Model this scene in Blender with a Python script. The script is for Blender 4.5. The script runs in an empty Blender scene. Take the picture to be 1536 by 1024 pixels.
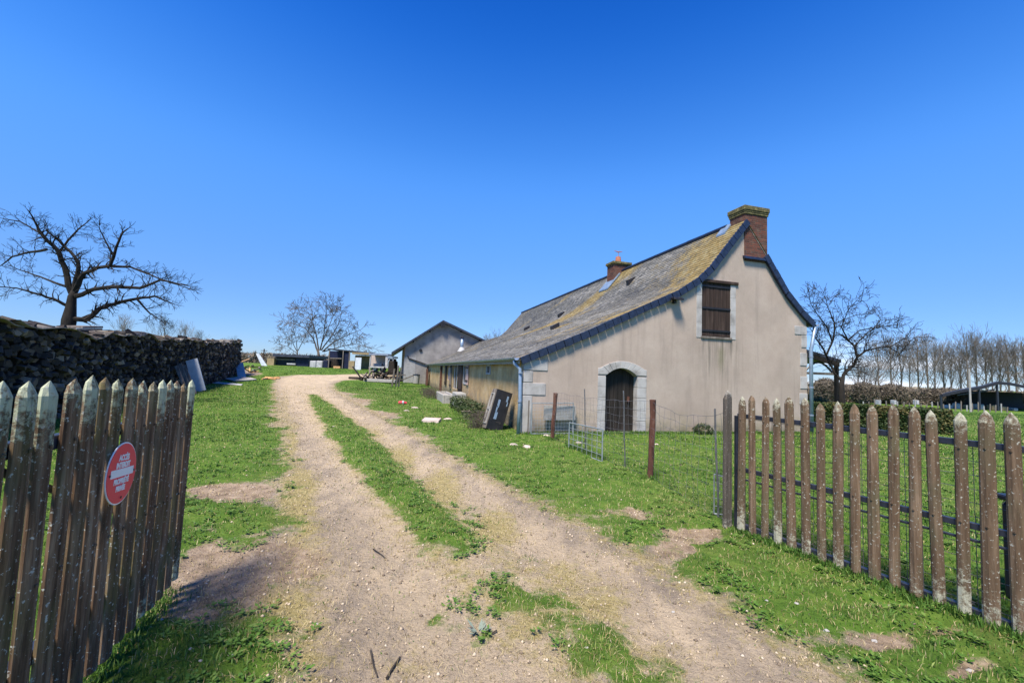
import bpy, math, random
import numpy as np
from mathutils import Vector, Matrix
random.seed(7); RNG = np.random.default_rng(11)
R = math.radians
sc = bpy.context.scene
COL = sc.collection
# ------------------------------------------------------------------ camera
F, CX, CY, CAMH = 640.0, 768.0, 512.0, 1.65
PITCH, ROLL = R(4.0), R(2.2)
fw = Vector((0, math.cos(PITCH), math.sin(PITCH)))
_u = Vector((0, -math.sin(PITCH), math.cos(PITCH))); _r = Vector((1, 0, 0))
rt = _r*math.cos(ROLL) + _u*math.sin(ROLL); upv = _u*math.cos(ROLL) - _r*math.sin(ROLL)
CAM = Vector((0, 0, CAMH))
cd = bpy.data.cameras.new('camera'); cam = bpy.data.objects.new('camera', cd); COL.objects.link(cam)
m = Matrix((rt, upv, -fw)).transposed().to_4x4(); m.translation = CAM
cam.matrix_world = m
cd.sensor_width = 36.0; cd.lens = F/1536*36; cd.clip_end = 5000; cd.clip_start = .05
sc.camera = cam
# ------------------------------------------------------------------ light
SUN_EL = R(60); SUN_H = Vector((-.42, -.91, 0)).normalized()
w = bpy.data.worlds.new("World"); sc.world = w; w.use_nodes = True
nt = w.node_tree; nt.nodes.clear()
def nn(t, k, **kw):
    n = t.nodes.new(k)
    for a, b in kw.items(): setattr(n, a, b)
    return n
sky = nn(nt, 'ShaderNodeTexSky', sky_type='NISHITA', sun_disc=False, sun_elevation=SUN_EL,
         sun_rotation=math.atan2(SUN_H.x, SUN_H.y) % (2*math.pi), altitude=300, air_density=1.0, dust_density=.1, ozone_density=3)
# the photograph's deep saturated blue: the sky's colour graded by height above the horizon
tc = nn(nt, 'ShaderNodeTexCoord'); sx = nn(nt, 'ShaderNodeSeparateXYZ'); nt.links.new(tc.outputs['Generated'], sx.inputs[0])
gr_ = nn(nt, 'ShaderNodeValToRGB'); nt.links.new(sx.outputs[2], gr_.inputs[0]); gr_.color_ramp.interpolation = 'B_SPLINE'; ce = gr_.color_ramp.elements
SK = [(0, (.50, .68, 1.10)), (.08, (.52, .72, 1.14)), (.2, (.60, .90, 1.35)), (.36, (.70, 1.36, 2.05)), (.46, (.52, 1.26, 2.08)), (.60, (.16, .88, 1.98)), (.72, (.06, .60, 1.66)), (1., (.05, .50, 1.4))]
while len(ce) < len(SK): ce.new(.5)
for e_, (p_, c_) in zip(ce, SK): e_.position = p_; e_.color = (c_[0]/2.2, c_[1]/2.2, c_[2]/2.2, 1)
tint = nn(nt, 'ShaderNodeMixRGB', blend_type='MULTIPLY'); tint.inputs[0].default_value = 1
nt.links.new(sky.outputs[0], tint.inputs[1]); nt.links.new(gr_.outputs[0], tint.inputs[2])
vm = nn(nt, 'ShaderNodeVectorMath', operation='SCALE'); vm.inputs['Scale'].default_value = 2.2; nt.links.new(tint.outputs[0], vm.inputs[0])
# a few thin clouds low over the fields on the right
mp = nn(nt, 'ShaderNodeMapping'); mp.inputs['Scale'].default_value = (2.2, 2.2, 16)
nt.links.new(tc.outputs['Generated'], mp.inputs[0])
cn = nn(nt, 'ShaderNodeTexNoise'); cn.inputs['Scale'].default_value = 2.4; cn.inputs['Detail'].default_value = 5
nt.links.new(mp.outputs[0], cn.inputs['Vector'])
cr = nn(nt, 'ShaderNodeMapRange'); cr.inputs[1].default_value = .47; cr.inputs[2].default_value = .66
nt.links.new(cn.outputs[0], cr.inputs[0])
e1 = nn(nt, 'ShaderNodeMapRange', interpolation_type='SMOOTHSTEP'); e1.inputs[1].default_value = .10; e1.inputs[2].default_value = .02
nt.links.new(sx.outputs[2], e1.inputs[0])
e2 = nn(nt, 'ShaderNodeMapRange', interpolation_type='SMOOTHSTEP'); e2.inputs[1].default_value = .35; e2.inputs[2].default_value = .6
nt.links.new(sx.outputs[0], e2.inputs[0])
mu = nn(nt, 'ShaderNodeMath', operation='MULTIPLY'); nt.links.new(e1.outputs[0], mu.inputs[0]); nt.links.new(e2.outputs[0], mu.inputs[1])
mu2 = nn(nt, 'ShaderNodeMath', operation='MULTIPLY'); nt.links.new(mu.outputs[0], mu2.inputs[0]); nt.links.new(cr.outputs[0], mu2.inputs[1])
mx = nn(nt, 'ShaderNodeMixRGB'); mx.inputs[2].default_value = (8.5, 9.2, 10.5, 1)
nt.links.new(mu2.outputs[0], mx.inputs[0]); nt.links.new(vm.outputs[0], mx.inputs[1])
bg = nn(nt, 'ShaderNodeBackground'); bg.inputs[1].default_value = .058
wo = nn(nt, 'ShaderNodeOutputWorld')
nt.links.new(mx.outputs[0], bg.inputs[0]); nt.links.new(bg.outputs[0], wo.inputs[0])
sl = bpy.data.lights.new('sun', 'SUN'); sl.energy = 3.85; sl.angle = R(14); sl.color = (1, .90, .755)
so = bpy.data.objects.new('sun', sl); COL.objects.link(so)
sd = Vector((SUN_H.x*math.cos(SUN_EL), SUN_H.y*math.cos(SUN_EL), math.sin(SUN_EL)))
so.rotation_euler = sd.to_track_quat('Z', 'Y').to_euler(); so.location = (0, 0, 30)
vs = sc.view_settings; vs.view_transform = 'Standard'; vs.look = 'None'; vs.gamma = 1; vs.exposure = 1.2
sc.cycles.max_bounces = 6; sc.cycles.transparent_max_bounces = 8

# ------------------------------------------------------------------ terrain and pixel helpers
def ss(a, b, x):
    t = np.clip((x-a)/(b-a), 0, 1); return t*t*(3-2*t)
def terr(x, y):
    x = np.asarray(x, float); y = np.asarray(y, float)
    z = 1.3*ss(30, 62, y)*ss(-8, -17, x)*ss(260, 90, y)
    z = z - 2.2*ss(18, 85, y)*ss(9, 32, x)*ss(420, 140, y)
    return z
def ray(px, py): return fw + rt*((px-CX)/F) - upv*((py-CY)/F)
def ground_at(px, py, far=900.0):
    d = ray(px, py); s, step = 0.2, .05
    p = CAM + d*s
    while s < far:
        s2 = s + step; q = CAM + d*s2
        if q.z <= float(terr(q.x, q.y)):
            for _ in range(20):
                mmm = (s+s2)/2; q = CAM + d*mmm
                if q.z <= float(terr(q.x, q.y)): s2 = mmm
                else: s = mmm
            return CAM + d*s2
        s = s2; step *= 1.02
    return CAM + d*far
def at_depth(px, py, y):                    # world point seen at that pixel, y metres north of the gate
    d = ray(px, py); return CAM + d*(y/d.y)
def tz(x, y): return float(terr(x, y))

# ------------------------------------------------------------------ numpy value noise
_P = RNG.random((256, 256))
def vnoise(x, y):
    xi = np.floor(x).astype(int); yi = np.floor(y).astype(int); fx = x-xi; fy = y-yi
    fx = fx*fx*(3-2*fx); fy = fy*fy*(3-2*fy)
    a = _P[xi % 256, yi % 256]; b = _P[(xi+1) % 256, yi % 256]; c = _P[xi % 256, (yi+1) % 256]; d = _P[(xi+1) % 256, (yi+1) % 256]
    return (a*(1-fx)+b*fx)*(1-fy)+(c*(1-fx)+d*fx)*fy
def fbm(x, y, o=4):
    s = 0; a = .5; t = 0
    for i in range(o):
        s = s+a*vnoise(x*2**i+17.3*i, y*2**i+9.1*i); t += a; a *= .5
    return s/t

# ------------------------------------------------------------------ mesh building
def otot(o):
    v = Vector((0, 0, 0))
    while o is not None: v += o.location; o = o.parent
    return v
class MB:
    def __init__(s): s.v = []; s.f = []; s.a = []; s.cur = 0.0
    def add(s, vs, fs):
        b = len(s.v); s.v.extend([tuple(v) for v in vs]); s.f.extend([tuple(i+b for i in f) for f in fs]); s.a.extend([s.cur]*len(vs)); return s
    def box(s, c, size, M=None):
        x, y, z = [q/2 for q in size]; c = Vector(c)
        vs = [Vector((i*x, j*y, k*z)) for k in (-1, 1) for j in (-1, 1) for i in (-1, 1)]
        if M is not None: vs = [M @ v for v in vs]
        return s.add([v+c for v in vs], [(0, 2, 3, 1), (4, 5, 7, 6), (0, 1, 5, 4), (2, 6, 7, 3), (0, 4, 6, 2), (1, 3, 7, 5)])
    def hexa(s, q):   # 8 points: bottom loop 4 (ccw from above), top loop 4
        return s.add(q, [(3, 2, 1, 0), (4, 5, 6, 7), (0, 1, 5, 4), (1, 2, 6, 5), (2, 3, 7, 6), (3, 0, 4, 7)])
    def tube(s, pts, rad, n=6, cap=True):
        pts = [Vector(p) for p in pts]
        if not hasattr(rad, '__len__'): rad = [rad]*len(pts)
        vs = []; fs = []; ref = None
        for i, p in enumerate(pts):
            t = (pts[min(i+1, len(pts)-1)]-pts[max(i-1, 0)])
            if t.length < 1e-9: t = Vector((0, 0, 1))
            t.normalize()
            if ref is None:
                ref = t.orthogonal().normalized()
            else:
                ref = (ref-t*ref.dot(t))
                if ref.length < 1e-6: ref = t.orthogonal()
                ref.normalize()
            o = t.cross(ref)
            for k in range(n):
                a = 2*math.pi*k/n; vs.append(p+(ref*math.cos(a)+o*math.sin(a))*rad[i])
        for i in range(len(pts)-1):
            for k in range(n):
                a = i*n+k; b = i*n+(k+1) % n; fs.append((a, b, b+n, a+n))
        if cap:
            fs.append(tuple(range(n))[::-1]); fs.append(tuple(range((len(pts)-1)*n, len(pts)*n)))
        return s.add(vs, fs)
    def prism(s, poly, fn, d0, d1):  # poly in 2-D, fn(a, b, d) -> 3-D
        n = len(poly)
        vs = [fn(a, b, d0) for a, b in poly]+[fn(a, b, d1) for a, b in poly]
        fs = [tuple(range(n))[::-1], tuple(range(n, 2*n))]+[(i, (i+1) % n, n+(i+1) % n, n+i) for i in range(n)]
        return s.add(vs, fs)
    def build(s, name, mat, parent=None, smooth=False, bevel=0):
        me = bpy.data.meshes.new(name)
        off = otot(parent) if parent is not None else Vector((0, 0, 0))
        if parent is None and s.v:
            a = np.array(s.v); off = Vector((float((a[:, 0].min()+a[:, 0].max())/2), float((a[:, 1].min()+a[:, 1].max())/2), float(a[:, 2].min())))
        vv = [(v[0]-off.x, v[1]-off.y, v[2]-off.z) for v in s.v]
        me.from_pydata(vv, [], s.f); me.materials.append(mat)
        if any(s.a):
            at = me.attributes.new('tint', 'FLOAT', 'POINT'); at.data.foreach_set('value', s.a)
        me.update()
        import bmesh
        if len(s.f) < 60000:
            bm = bmesh.new(); bm.from_mesh(me); bmesh.ops.recalc_face_normals(bm, faces=bm.faces)
            bm.to_mesh(me); bm.free()
        if smooth: me.polygons.foreach_set('use_smooth', [True]*len(me.polygons))
        o = bpy.data.objects.new(name, me); COL.objects.link(o)
        if parent is not None: o.parent = parent
        else: o.location = off
        if bevel:
            b = o.modifiers.new('bevel', 'BEVEL'); b.width = bevel; b.segments = 1; b.limit_method = 'ANGLE'
        return o
def npmesh(name, V, Fc, mat, attrs=None, parent=None, smooth=False):   # V (n,3), Fc (m,3) or (m,4)
    me = bpy.data.meshes.new(name); V = np.asarray(V, np.float32); Fc = np.asarray(Fc, np.int32); k = Fc.shape[1]
    off = otot(parent) if parent is not None else Vector((0, 0, 0))
    V = V-np.array(off, np.float32)
    me.vertices.add(len(V)); me.vertices.foreach_set('co', V.ravel())
    me.loops.add(Fc.size); me.loops.foreach_set('vertex_index', Fc.ravel())
    me.polygons.add(len(Fc)); me.polygons.foreach_set('loop_start', np.arange(0, Fc.size, k, dtype=np.int32))
    try: me.polygons.foreach_set('loop_total', np.full(len(Fc), k, np.int32))
    except Exception: pass
    me.update(calc_edges=True)
    if smooth: me.polygons.foreach_set('use_smooth', np.ones(len(Fc), bool))
    for n_, a in (attrs or {}).items():
        at = me.attributes.new(n_, 'FLOAT', 'POINT'); at.data.foreach_set('value', np.asarray(a, np.float32))
    me.materials.append(mat)
    o = bpy.data.objects.new(name, me); COL.objects.link(o)
    if parent is not None: o.parent = parent
    return o
def tag(o, label=None, cat=None, group=None, kind=None):
    if label: o['label'] = label
    if cat: o['category'] = cat
    if group: o['group'] = group
    if kind: o['kind'] = kind
    return o
def thing(name, loc, label, cat, group=None, rz=0):
    o = bpy.data.objects.new(name, None); COL.objects.link(o); o.location = loc; o.rotation_euler.z = rz
    o.empty_display_size = .2
    return tag(o, label, cat, group)
def copy_tree(o, loc, rz=0, label=None, scale=None):
    c = o.copy(); COL.objects.link(c); c.location = loc; c.rotation_euler.z = rz
    if scale is not None: c.scale = scale
    if label: c['label'] = label
    for ch in [x for x in bpy.data.objects if x.parent == o]:
        d = ch.copy(); COL.objects.link(d); d.parent = c
        for g in [x for x in bpy.data.objects if x.parent == ch]:
            e = g.copy(); COL.objects.link(e); e.parent = d
    return c

# ------------------------------------------------------------------ materials
class Mt:
    def __init__(s, name, rough=.85, spec=.3, metal=0):
        s.m = bpy.data.materials.new(name); s.m.use_nodes = True; s.t = s.m.node_tree
        s.p = s.t.nodes['Principled BSDF']; s.p.inputs['Roughness'].default_value = rough
        s.p.inputs['Specular IOR Level'].default_value = spec; s.p.inputs['Metallic'].default_value = metal
        s.tc = nn(s.t, 'ShaderNodeTexCoord'); s._c = None
    def L(s, a, b): s.t.links.new(a, b)
    def coord(s, rnd=False, scale=(1, 1, 1), rot=(0, 0, 0)):
        mp = nn(s.t, 'ShaderNodeMapping'); s.L(s.tc.outputs['Object'], mp.inputs[0]); mp.inputs['Scale'].default_value = scale; mp.inputs['Rotation'].default_value = rot
        if rnd:
            oi = nn(s.t, 'ShaderNodeObjectInfo'); k = nn(s.t, 'ShaderNodeMath', operation='MULTIPLY'); k.inputs[1].default_value = 57.0
            s.L(oi.outputs['Random'], k.inputs[0]); s.L(k.outputs[0], mp.inputs[1])
        return mp.outputs[0]
    def noise(s, sc_, vec=None, det=5, ro=.6, dist=0):
        n = nn(s.t, 'ShaderNodeTexNoise'); n.inputs['Scale'].default_value = sc_; n.inputs['Detail'].default_value = det
        n.inputs['Roughness'].default_value = ro; n.inputs['Distortion'].default_value = dist
        s.L(vec if vec is not None else s.coord(), n.inputs['Vector']); return n.outputs[0]
    def voro(s, sc_, vec=None, out='Distance', feat='F1'):
        n = nn(s.t, 'ShaderNodeTexVoronoi', feature=feat); n.inputs['Scale'].default_value = sc_
        s.L(vec if vec is not None else s.coord(), n.inputs['Vector']); return n.outputs[out]
    def rng(s, x, a, b, c=0., d=1.):
        n = nn(s.t, 'ShaderNodeMapRange'); s.L(x, n.inputs[0])
        for i, q in enumerate((a, b, c, d)): n.inputs[i+1].default_value = q
        return n.outputs[0]
    def ramp(s, x, stops):
        n = nn(s.t, 'ShaderNodeValToRGB'); s.L(x, n.inputs[0]); e = n.color_ramp.elements
        while len(e) < len(stops): e.new(.5)
        for i, (p, c) in enumerate(stops): e[i].position = p; e[i].color = (*c, 1)
        return n.outputs[0]
    def mix(s, f, a, b, mode='MIX'):
        n = nn(s.t, 'ShaderNodeMixRGB', blend_type=mode)
        for i, q in enumerate((f, a, b)):
            if isinstance(q, (int, float)): n.inputs[i].default_value = q
            elif isinstance(q, tuple): n.inputs[i].default_value = (*q, 1)
            else: s.L(q, n.inputs[i])
        return n.outputs[0]
    def math(s, op, a, b=0.):
        n = nn(s.t, 'ShaderNodeMath', operation=op)
        for i, q in enumerate((a, b)):
            if isinstance(q, (int, float)): n.inputs[i].default_value = q
            else: s.L(q, n.inputs[i])
        return n.outputs[0]
    def attr(s, n_):
        n = nn(s.t, 'ShaderNodeAttribute', attribute_name=n_); return n.outputs['Fac']
    def sep(s, i, vec=None):
        n = nn(s.t, 'ShaderNodeSeparateXYZ'); s.L(vec if vec is not None else s.coord(), n.inputs[0]); return n.outputs[i]
    def color(s, c):
        if isinstance(c, tuple): s.p.inputs['Base Color'].default_value = (*c, 1)
        else: s.L(c, s.p.inputs['Base Color'])
        return s
    def bump(s, h, dist=.01, st=.6):
        n = nn(s.t, 'ShaderNodeBump'); n.inputs['Distance'].default_value = dist; n.inputs['Strength'].default_value = st
        s.L(h, n.inputs['Height']); s.L(n.outputs[0], s.p.inputs['Normal']); return s
    def trans(s, amt, col):       # thin leaf letting light through
        t = nn(s.t, 'ShaderNodeBsdfTranslucent'); mxs = nn(s.t, 'ShaderNodeMixShader'); mxs.inputs[0].default_value = amt
        if isinstance(col, tuple): t.inputs[0].default_value = (*col, 1)
        else: s.L(col, t.inputs[0])
        out = [n for n in s.t.nodes if n.type == 'OUTPUT_MATERIAL'][0]
        s.L(s.p.outputs[0], mxs.inputs[1]); s.L(t.outputs[0], mxs.inputs[2]); s.L(mxs.outputs[0], out.inputs[0]); return s
def simple(name, c1, c2, scale=6, rough=.8, bump=.004, scl=(1, 1, 1), spec=.3, metal=0, rnd=True, c3=None):
    q = Mt(name, rough, spec, metal); v = q.coord(rnd, scl); n = q.noise(scale, v, 6, .65)
    st = [(.32, c1), (.68, c2)] if c3 is None else [(.28, c1), (.52, c2), (.72, c3)]
    q.color(q.ramp(n, st))
    if bump: q.bump(q.noise(scale*5, v, 4, .7), bump, .8)
    return q.m
M = {}
# render on the gable: warm grey crepi with streaks and a stained foot
q = Mt('pebbledash', .92, .15)
v = q.coord(); n = q.noise(.9, v, 6, .6); base = q.ramp(n, [(.28, (.375, .305, .250)), (.5, (.45, .37, .305)), (.74, (.52, .44, .37))])
base = q.mix(q.rng(q.noise(.38, v, 6, .7, 1.2), .46, .62, 0, .38), base, (.35, .30, .25)); base = q.mix(q.rng(q.noise(4.5, v, 7, .8), .58, .66, 0, .30), base, (.29, .26, .22))
st = q.noise(3.0, q.coord(scale=(1.6, 1.6, .12)), 5, .6); base = q.mix(q.rng(st, .52, .80, 0, .5), base, (.18, .16, .145))
tt = q.math('ADD', q.math('MULTIPLY', q.sep(0, v), .9639), q.math('MULTIPLY', q.sep(1, v), .2664)); zz_ = q.sep(2, v)
win = q.math('MULTIPLY', q.math('MULTIPLY', q.rng(tt, 5.35, 5.7), q.rng(tt, 7.3, 6.7)), q.math('MULTIPLY', q.rng(zz_, 2.98, 2.9), q.rng(zz_, .9, 2.7)))
stk = q.rng(q.noise(9, q.coord(scale=(1, 1, .05)), 5, .65), .42, .66); base = q.mix(q.math('MULTIPLY', q.math('MULTIPLY', win, stk), .85), base, (.12, .11, .085))
win2 = q.math('MULTIPLY', q.math('MULTIPLY', q.rng(tt, 6.15, 6.3), q.rng(tt, 6.5, 6.35)), q.math('MULTIPLY', q.rng(zz_, 2.7, 2.5), q.rng(zz_, 1.8, 2.2))); base = q.mix(q.math('MULTIPLY', win2, .45), base, (.13, .14, .05))
z = q.sep(2, v); foot = q.math('MULTIPLY', q.rng(z, .75, .05, 0, 1), q.rng(q.noise(2.2, v, 5), .35, .6))
base = q.mix(foot, base, (.30, .26, .16))
foot2 = q.math('MULTIPLY', q.rng(z, .35, .0, 0, 1), q.rng(q.noise(5, v, 5), .35, .6)); base = q.mix(foot2, base, (.13, .13, .07))
sp = q.noise(90, v, 3, .8); base = q.mix(q.rng(sp, .35, .7, 0, .38), base, (.17, .135, .11))
# stain running down from the loft door (house axes: 5.6-6.7 m along the gable)
q.color(base); q.bump(q.noise(70, v, 4, .75), .012, .7); M['crepi'] = q.m
# ochre lime wall
q = Mt('ochre_lime', .93, .12); v = q.coord()
base = q.ramp(q.noise(1.3, v, 7, .7), [(.3, (.34, .22, .11)), (.5, (.51, .36, .18)), (.68, (.62, .49, .31))])
st = q.noise(2.2, q.coord(scale=(1.4, 1.4, .3)), 6, .7); base = q.mix(q.rng(st, .50, .70, 0, .8), base, (.30, .25, .17))
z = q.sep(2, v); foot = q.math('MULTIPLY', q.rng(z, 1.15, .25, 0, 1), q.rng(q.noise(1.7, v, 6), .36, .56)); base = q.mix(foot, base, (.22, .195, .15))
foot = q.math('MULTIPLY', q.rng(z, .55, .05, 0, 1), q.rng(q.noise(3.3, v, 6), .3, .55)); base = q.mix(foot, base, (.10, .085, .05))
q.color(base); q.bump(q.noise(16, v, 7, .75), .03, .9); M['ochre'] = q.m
q = Mt('tuffeau', .85, .2); v = q.coord()
base = q.ramp(q.noise(3, v, 6), [(.3, (.24, .23, .215)), (.5, (.37, .36, .345)), (.75, (.46, .455, .44))])
base = q.mix(q.rng(q.noise(7, v, 6, .7), .56, .72, 0, .7), base, (.30, .29, .25)); q.color(base); q.bump(q.noise(30, v, 5), .006, .7); M['stone'] = q.m
def slate(name, lich):
    q = Mt(name, .62, .35); v = q.coord(); t = q.attr('tint'); li = q.attr('lich')
    base = q.ramp(t, [(0., (.022, .023, .026)), (.25, (.060, .059, .056)), (.5, (.145, .14, .125)), (.75, (.27, .255, .225)), (1., (.42, .40, .35))])
    n2 = q.noise(1.2, v, 7, .75); base = q.mix(q.rng(n2, .42, .62, 0, .65), base, (.155, .145, .115))
    base = q.mix(q.rng(q.noise(24, v, 5, .8), .52, .62, 0, .6), base, (.33, .32, .28))
    if lich:
        ln = q.noise(9, v, 8, .8); k = q.math('ADD', q.math('MULTIPLY', li, .8), q.math('MULTIPLY', q.math('ADD', ln, q.noise(1.7, v, 6, .75)), .62))
        k = q.rng(k, .70, .84, 0, .85)
        yc = q.ramp(q.noise(3.1, v, 5, .7), [(.36, (.17, .14, .065)), (.5, (.33, .225, .06)), (.64, (.42, .35, .17))])
        base = q.mix(k, base, yc)
    q.color(base); q.bump(q.noise(40, v, 6, .8), .012, .8); return q.m
M['slate'] = slate('old_slate', True); M['slate_plain'] = slate('grey_slate', False)
M['navy'] = simple('zinc_navy', (.006, .010, .024), (.016, .028, .066), 9, .45, .003, spec=.5)
M['zinc'] = simple('zinc_pipe', (.16, .23, .31), (.27, .36, .46), 5, .42, .001, spec=.5, metal=.35)
M['gutter'] = simple('zinc_gutter', (.14, .19, .27), (.34, .40, .47), 4, .4, .001, spec=.5, metal=.3)
M['fascia'] = simple('grey_fascia', (.22, .22, .21), (.38, .38, .37), 5, .8, .004, (1, 1, 3))
M['gwood'] = simple('old_grey_boards', (.055, .045, .038), (.16, .14, .12), 9, .85, .006, (1, 1, .08), c3=(.24, .22, .19))
M['dwood'] = simple('dark_planks', (.008, .007, .006), (.020, .016, .013), 10, .8, .006, (1, 1, .08), c3=(.045, .036, .03))
M['bwood'] = simple('brown_shutter', (.014, .009, .007), (.036, .022, .016), 10, .8, .006, (1, 1, .08), c3=(.075, .052, .04))
M['black'] = simple('black_gloss_paint', (.006, .006, .007), (.020, .018, .018), 6, .45, .003, spec=.4)
M['plastic'] = simple('black_plastic', (.006, .008, .014), (.014, .018, .03), 4, .4, 0, spec=.4)
M['white'] = simple('weathered_white', (.26, .27, .28), (.46, .47, .48), 3, .6, .002)
M['pale'] = simple('pale_sheet', (.42, .46, .52), (.62, .66, .72), 3, .55, .002)
M['concrete'] = simple('concrete', (.20, .195, .185), (.34, .33, .31), 5, .9, .006, c3=(.26, .245, .22))
M['pinkstone'] = simple('pink_slab', (.36, .29, .26), (.50, .43, .39), 5, .9, .005)
M['steel'] = simple('galvanised', (.24, .27, .29), (.42, .46, .48), 12, .4, .001, spec=.5, metal=.5)
M['wire'] = simple('fence_wire', (.10, .10, .10), (.22, .22, .22), 12, .5, 0, metal=.5)
M['darksteel'] = simple('dark_steel', (.010, .013, .022), (.030, .036, .055), 9, .4, .001, spec=.5)
M['rust'] = simple('rusty_post', (.035, .016, .012), (.10, .042, .028), 12, .85, .005, (1, 1, .3), c3=(.20, .12, .09))
M['bark'] = simple('bark', (.022, .018, .015), (.065, .055, .045), 12, .95, .012, (1, 1, .3))
M['bark_dark'] = simple('dark_bark', (.010, .009, .008), (.028, .024, .02), 12, .95, .012, (1, 1, .3))
M['bark_pale'] = simple('pale_bark', (.085, .072, .058), (.20, .18, .15), 7, .95, .01, (1, 1, .3))
M['bark_mid'] = simple('mid_bark', (.05, .04, .032), (.13, .11, .085), 7, .95, .01, (1, 1, .3))
M['grayrender'] = simple('grey_cement_render', (.15, .145, .14), (.235, .225, .215), 1.4, .95, .006, c3=(.30, .29, .275))
M['metalroof'] = simple('metal_roofing', (.20, .22, .25), (.36, .38, .41), 2, .5, .002, metal=.2)
M['darkroof'] = simple('dark_sheet_roof', (.022, .028, .045), (.05, .058, .08), 2, .5, .002)
M['blue'] = simple('blue_tarp', (.004, .006, .022), (.008, .013, .045), 3, .55, .004)
M['shed'] = simple('dark_blue_boards', (.010, .012, .018), (.026, .03, .04), 4, .7, .004)
M['tan'] = simple('tan_boards', (.20, .15, .08), (.33, .26, .15), 4, .85, .004)
M['red'] = simple('red_plastic', (.5, .03, .05), (.6, .06, .08), 5, .4, 0)
M['glass'] = simple('dark_glass', (.02, .022, .025), (.05, .055, .06), 2, .12, 0, spec=.6)
M['pinkwall'] = simple('pink_board', (.36, .26, .24), (.50, .40, .38), 3, .85, .003)
M['yellow'] = simple('daffodil_petal', (.65, .42, .02), (.75, .55, .04), 9, .6, 0)
M['terra'] = simple('terracotta', (.30, .11, .06), (.42, .18, .11), 8, .85, .003)
M['orange'] = simple('orange_planks', (.42, .23, .10), (.55, .34, .17), 8, .8, .003)
q = Mt('old_brick', .9, .15); v = q.coord(rot=(R(90), 0, 0))
def brick(name, a, b, mort, rotz):
    q = Mt(name, .92, .12); mp = nn(q.t, 'ShaderNodeMapping'); mp.vector_type = 'POINT'; q.L(q.tc.outputs['UV'], mp.inputs[0])
    bt = nn(q.t, 'ShaderNodeTexBrick'); q.L(mp.outputs[0], bt.inputs[0]); bt.inputs['Scale'].default_value = 1
    bt.inputs['Brick Width'].default_value = .23; bt.inputs['Row Height'].default_value = .065; bt.inputs['Mortar Size'].default_value = .009
    bt.inputs['Color1'].default_value = (*a, 1); bt.inputs['Color2'].default_value = (*b, 1); bt.inputs['Mortar'].default_value = (*mort, 1); bt.inputs['Mortar Smooth'].default_value = .3
    v = q.coord(); c = q.mix(q.rng(q.noise(5, v, 6, .7), .5, .72, 0, .6), bt.outputs[0], (.16, .13, .10))
    q.color(c); h = q.math('ADD', q.math('MULTIPLY', bt.outputs['Fac'], -1.0), q.math('MULTIPLY', q.noise(30, v, 5), .8)); q.bump(h, .012, .9); return q.m
M['brick'] = brick('red_brick', (.17, .062, .042), (.075, .036, .030), (.10, .08, .068), 0)
q = Mt('mossy_cap', .95, .1); v = q.coord(); q.color(q.ramp(q.noise(9, v, 6, .7), [(.3, (.05, .05, .028)), (.5, (.12, .11, .055)), (.7, (.25, .22, .10))])); q.bump(q.noise(25, v, 6), .02, .9); M['cap'] = q.m
# picket wood: brown half-round timber, pale lichen specks and algae
def picket(name, cols, lich_col, topl, foot, speck=.5):
    q = Mt(name, .88, .2); v = q.coord(True); vs_ = q.coord(True, (1, 1, .06))
    base = q.ramp(q.noise(32, vs_, 6, .65), [(.30, cols[0]), (.5, cols[1]), (.68, cols[2])])
    base = q.mix(q.rng(q.noise(6, q.coord(True, (1, 1, .4)), 5, .6), .48, .68, 0, .75), base, cols[3])
    z = q.sep(2); oi = nn(q.t, 'ShaderNodeObjectInfo')
    base = q.mix(q.math('MULTIPLY', oi.outputs['Random'], .45), base, cols[0]); pv = q.math('MULTIPLY', q.math('SUBTRACT', oi.outputs['Random'], .5), .26)
    ftp = q.math('ADD', q.rng(z, 1.48-topl, 1.52, 0, .34), q.rng(z, foot, 0., 0, .30))
    ln = q.noise(24, v, 7, .8); k = q.rng(q.math('ADD', q.math('ADD', ln, pv), ftp), .73, .85, 0, .85)
    base = q.mix(k, base, lich_col)
    spk = q.noise(55, v, 3, .6); base = q.mix(q.rng(spk, .62, .67, 0, speck), base, (.42, .42, .36)); base = q.mix(q.rng(q.noise(19, q.coord(True, (1, 1, .12)), 6, .75), .55, .64, 0, .55), base, cols[0])
    q.color(base); q.bump(q.math('ADD', q.noise(45, vs_, 5, .7), q.math('MULTIPLY', k, .5)), .006, .9); return q.m
M['picketL'] = picket('mossy_picket', [(.045, .026, .015), (.17, .105, .062), (.36, .26, .17), (.13, .125, .045)], (.46, .50, .34), .34, .40, 1.)
M['picketR'] = picket('brown_picket', [(.065, .042, .026), (.145, .097, .060), (.25, .18, .12), (.105, .10, .055)], (.42, .42, .32), .20, .50, .9)
M['picketG'] = picket('grey_picket', [(.06, .05, .04), (.13, .11, .09), (.22, .19, .16), (.09, .08, .06)], (.40, .38, .32), .10, .3)
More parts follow.
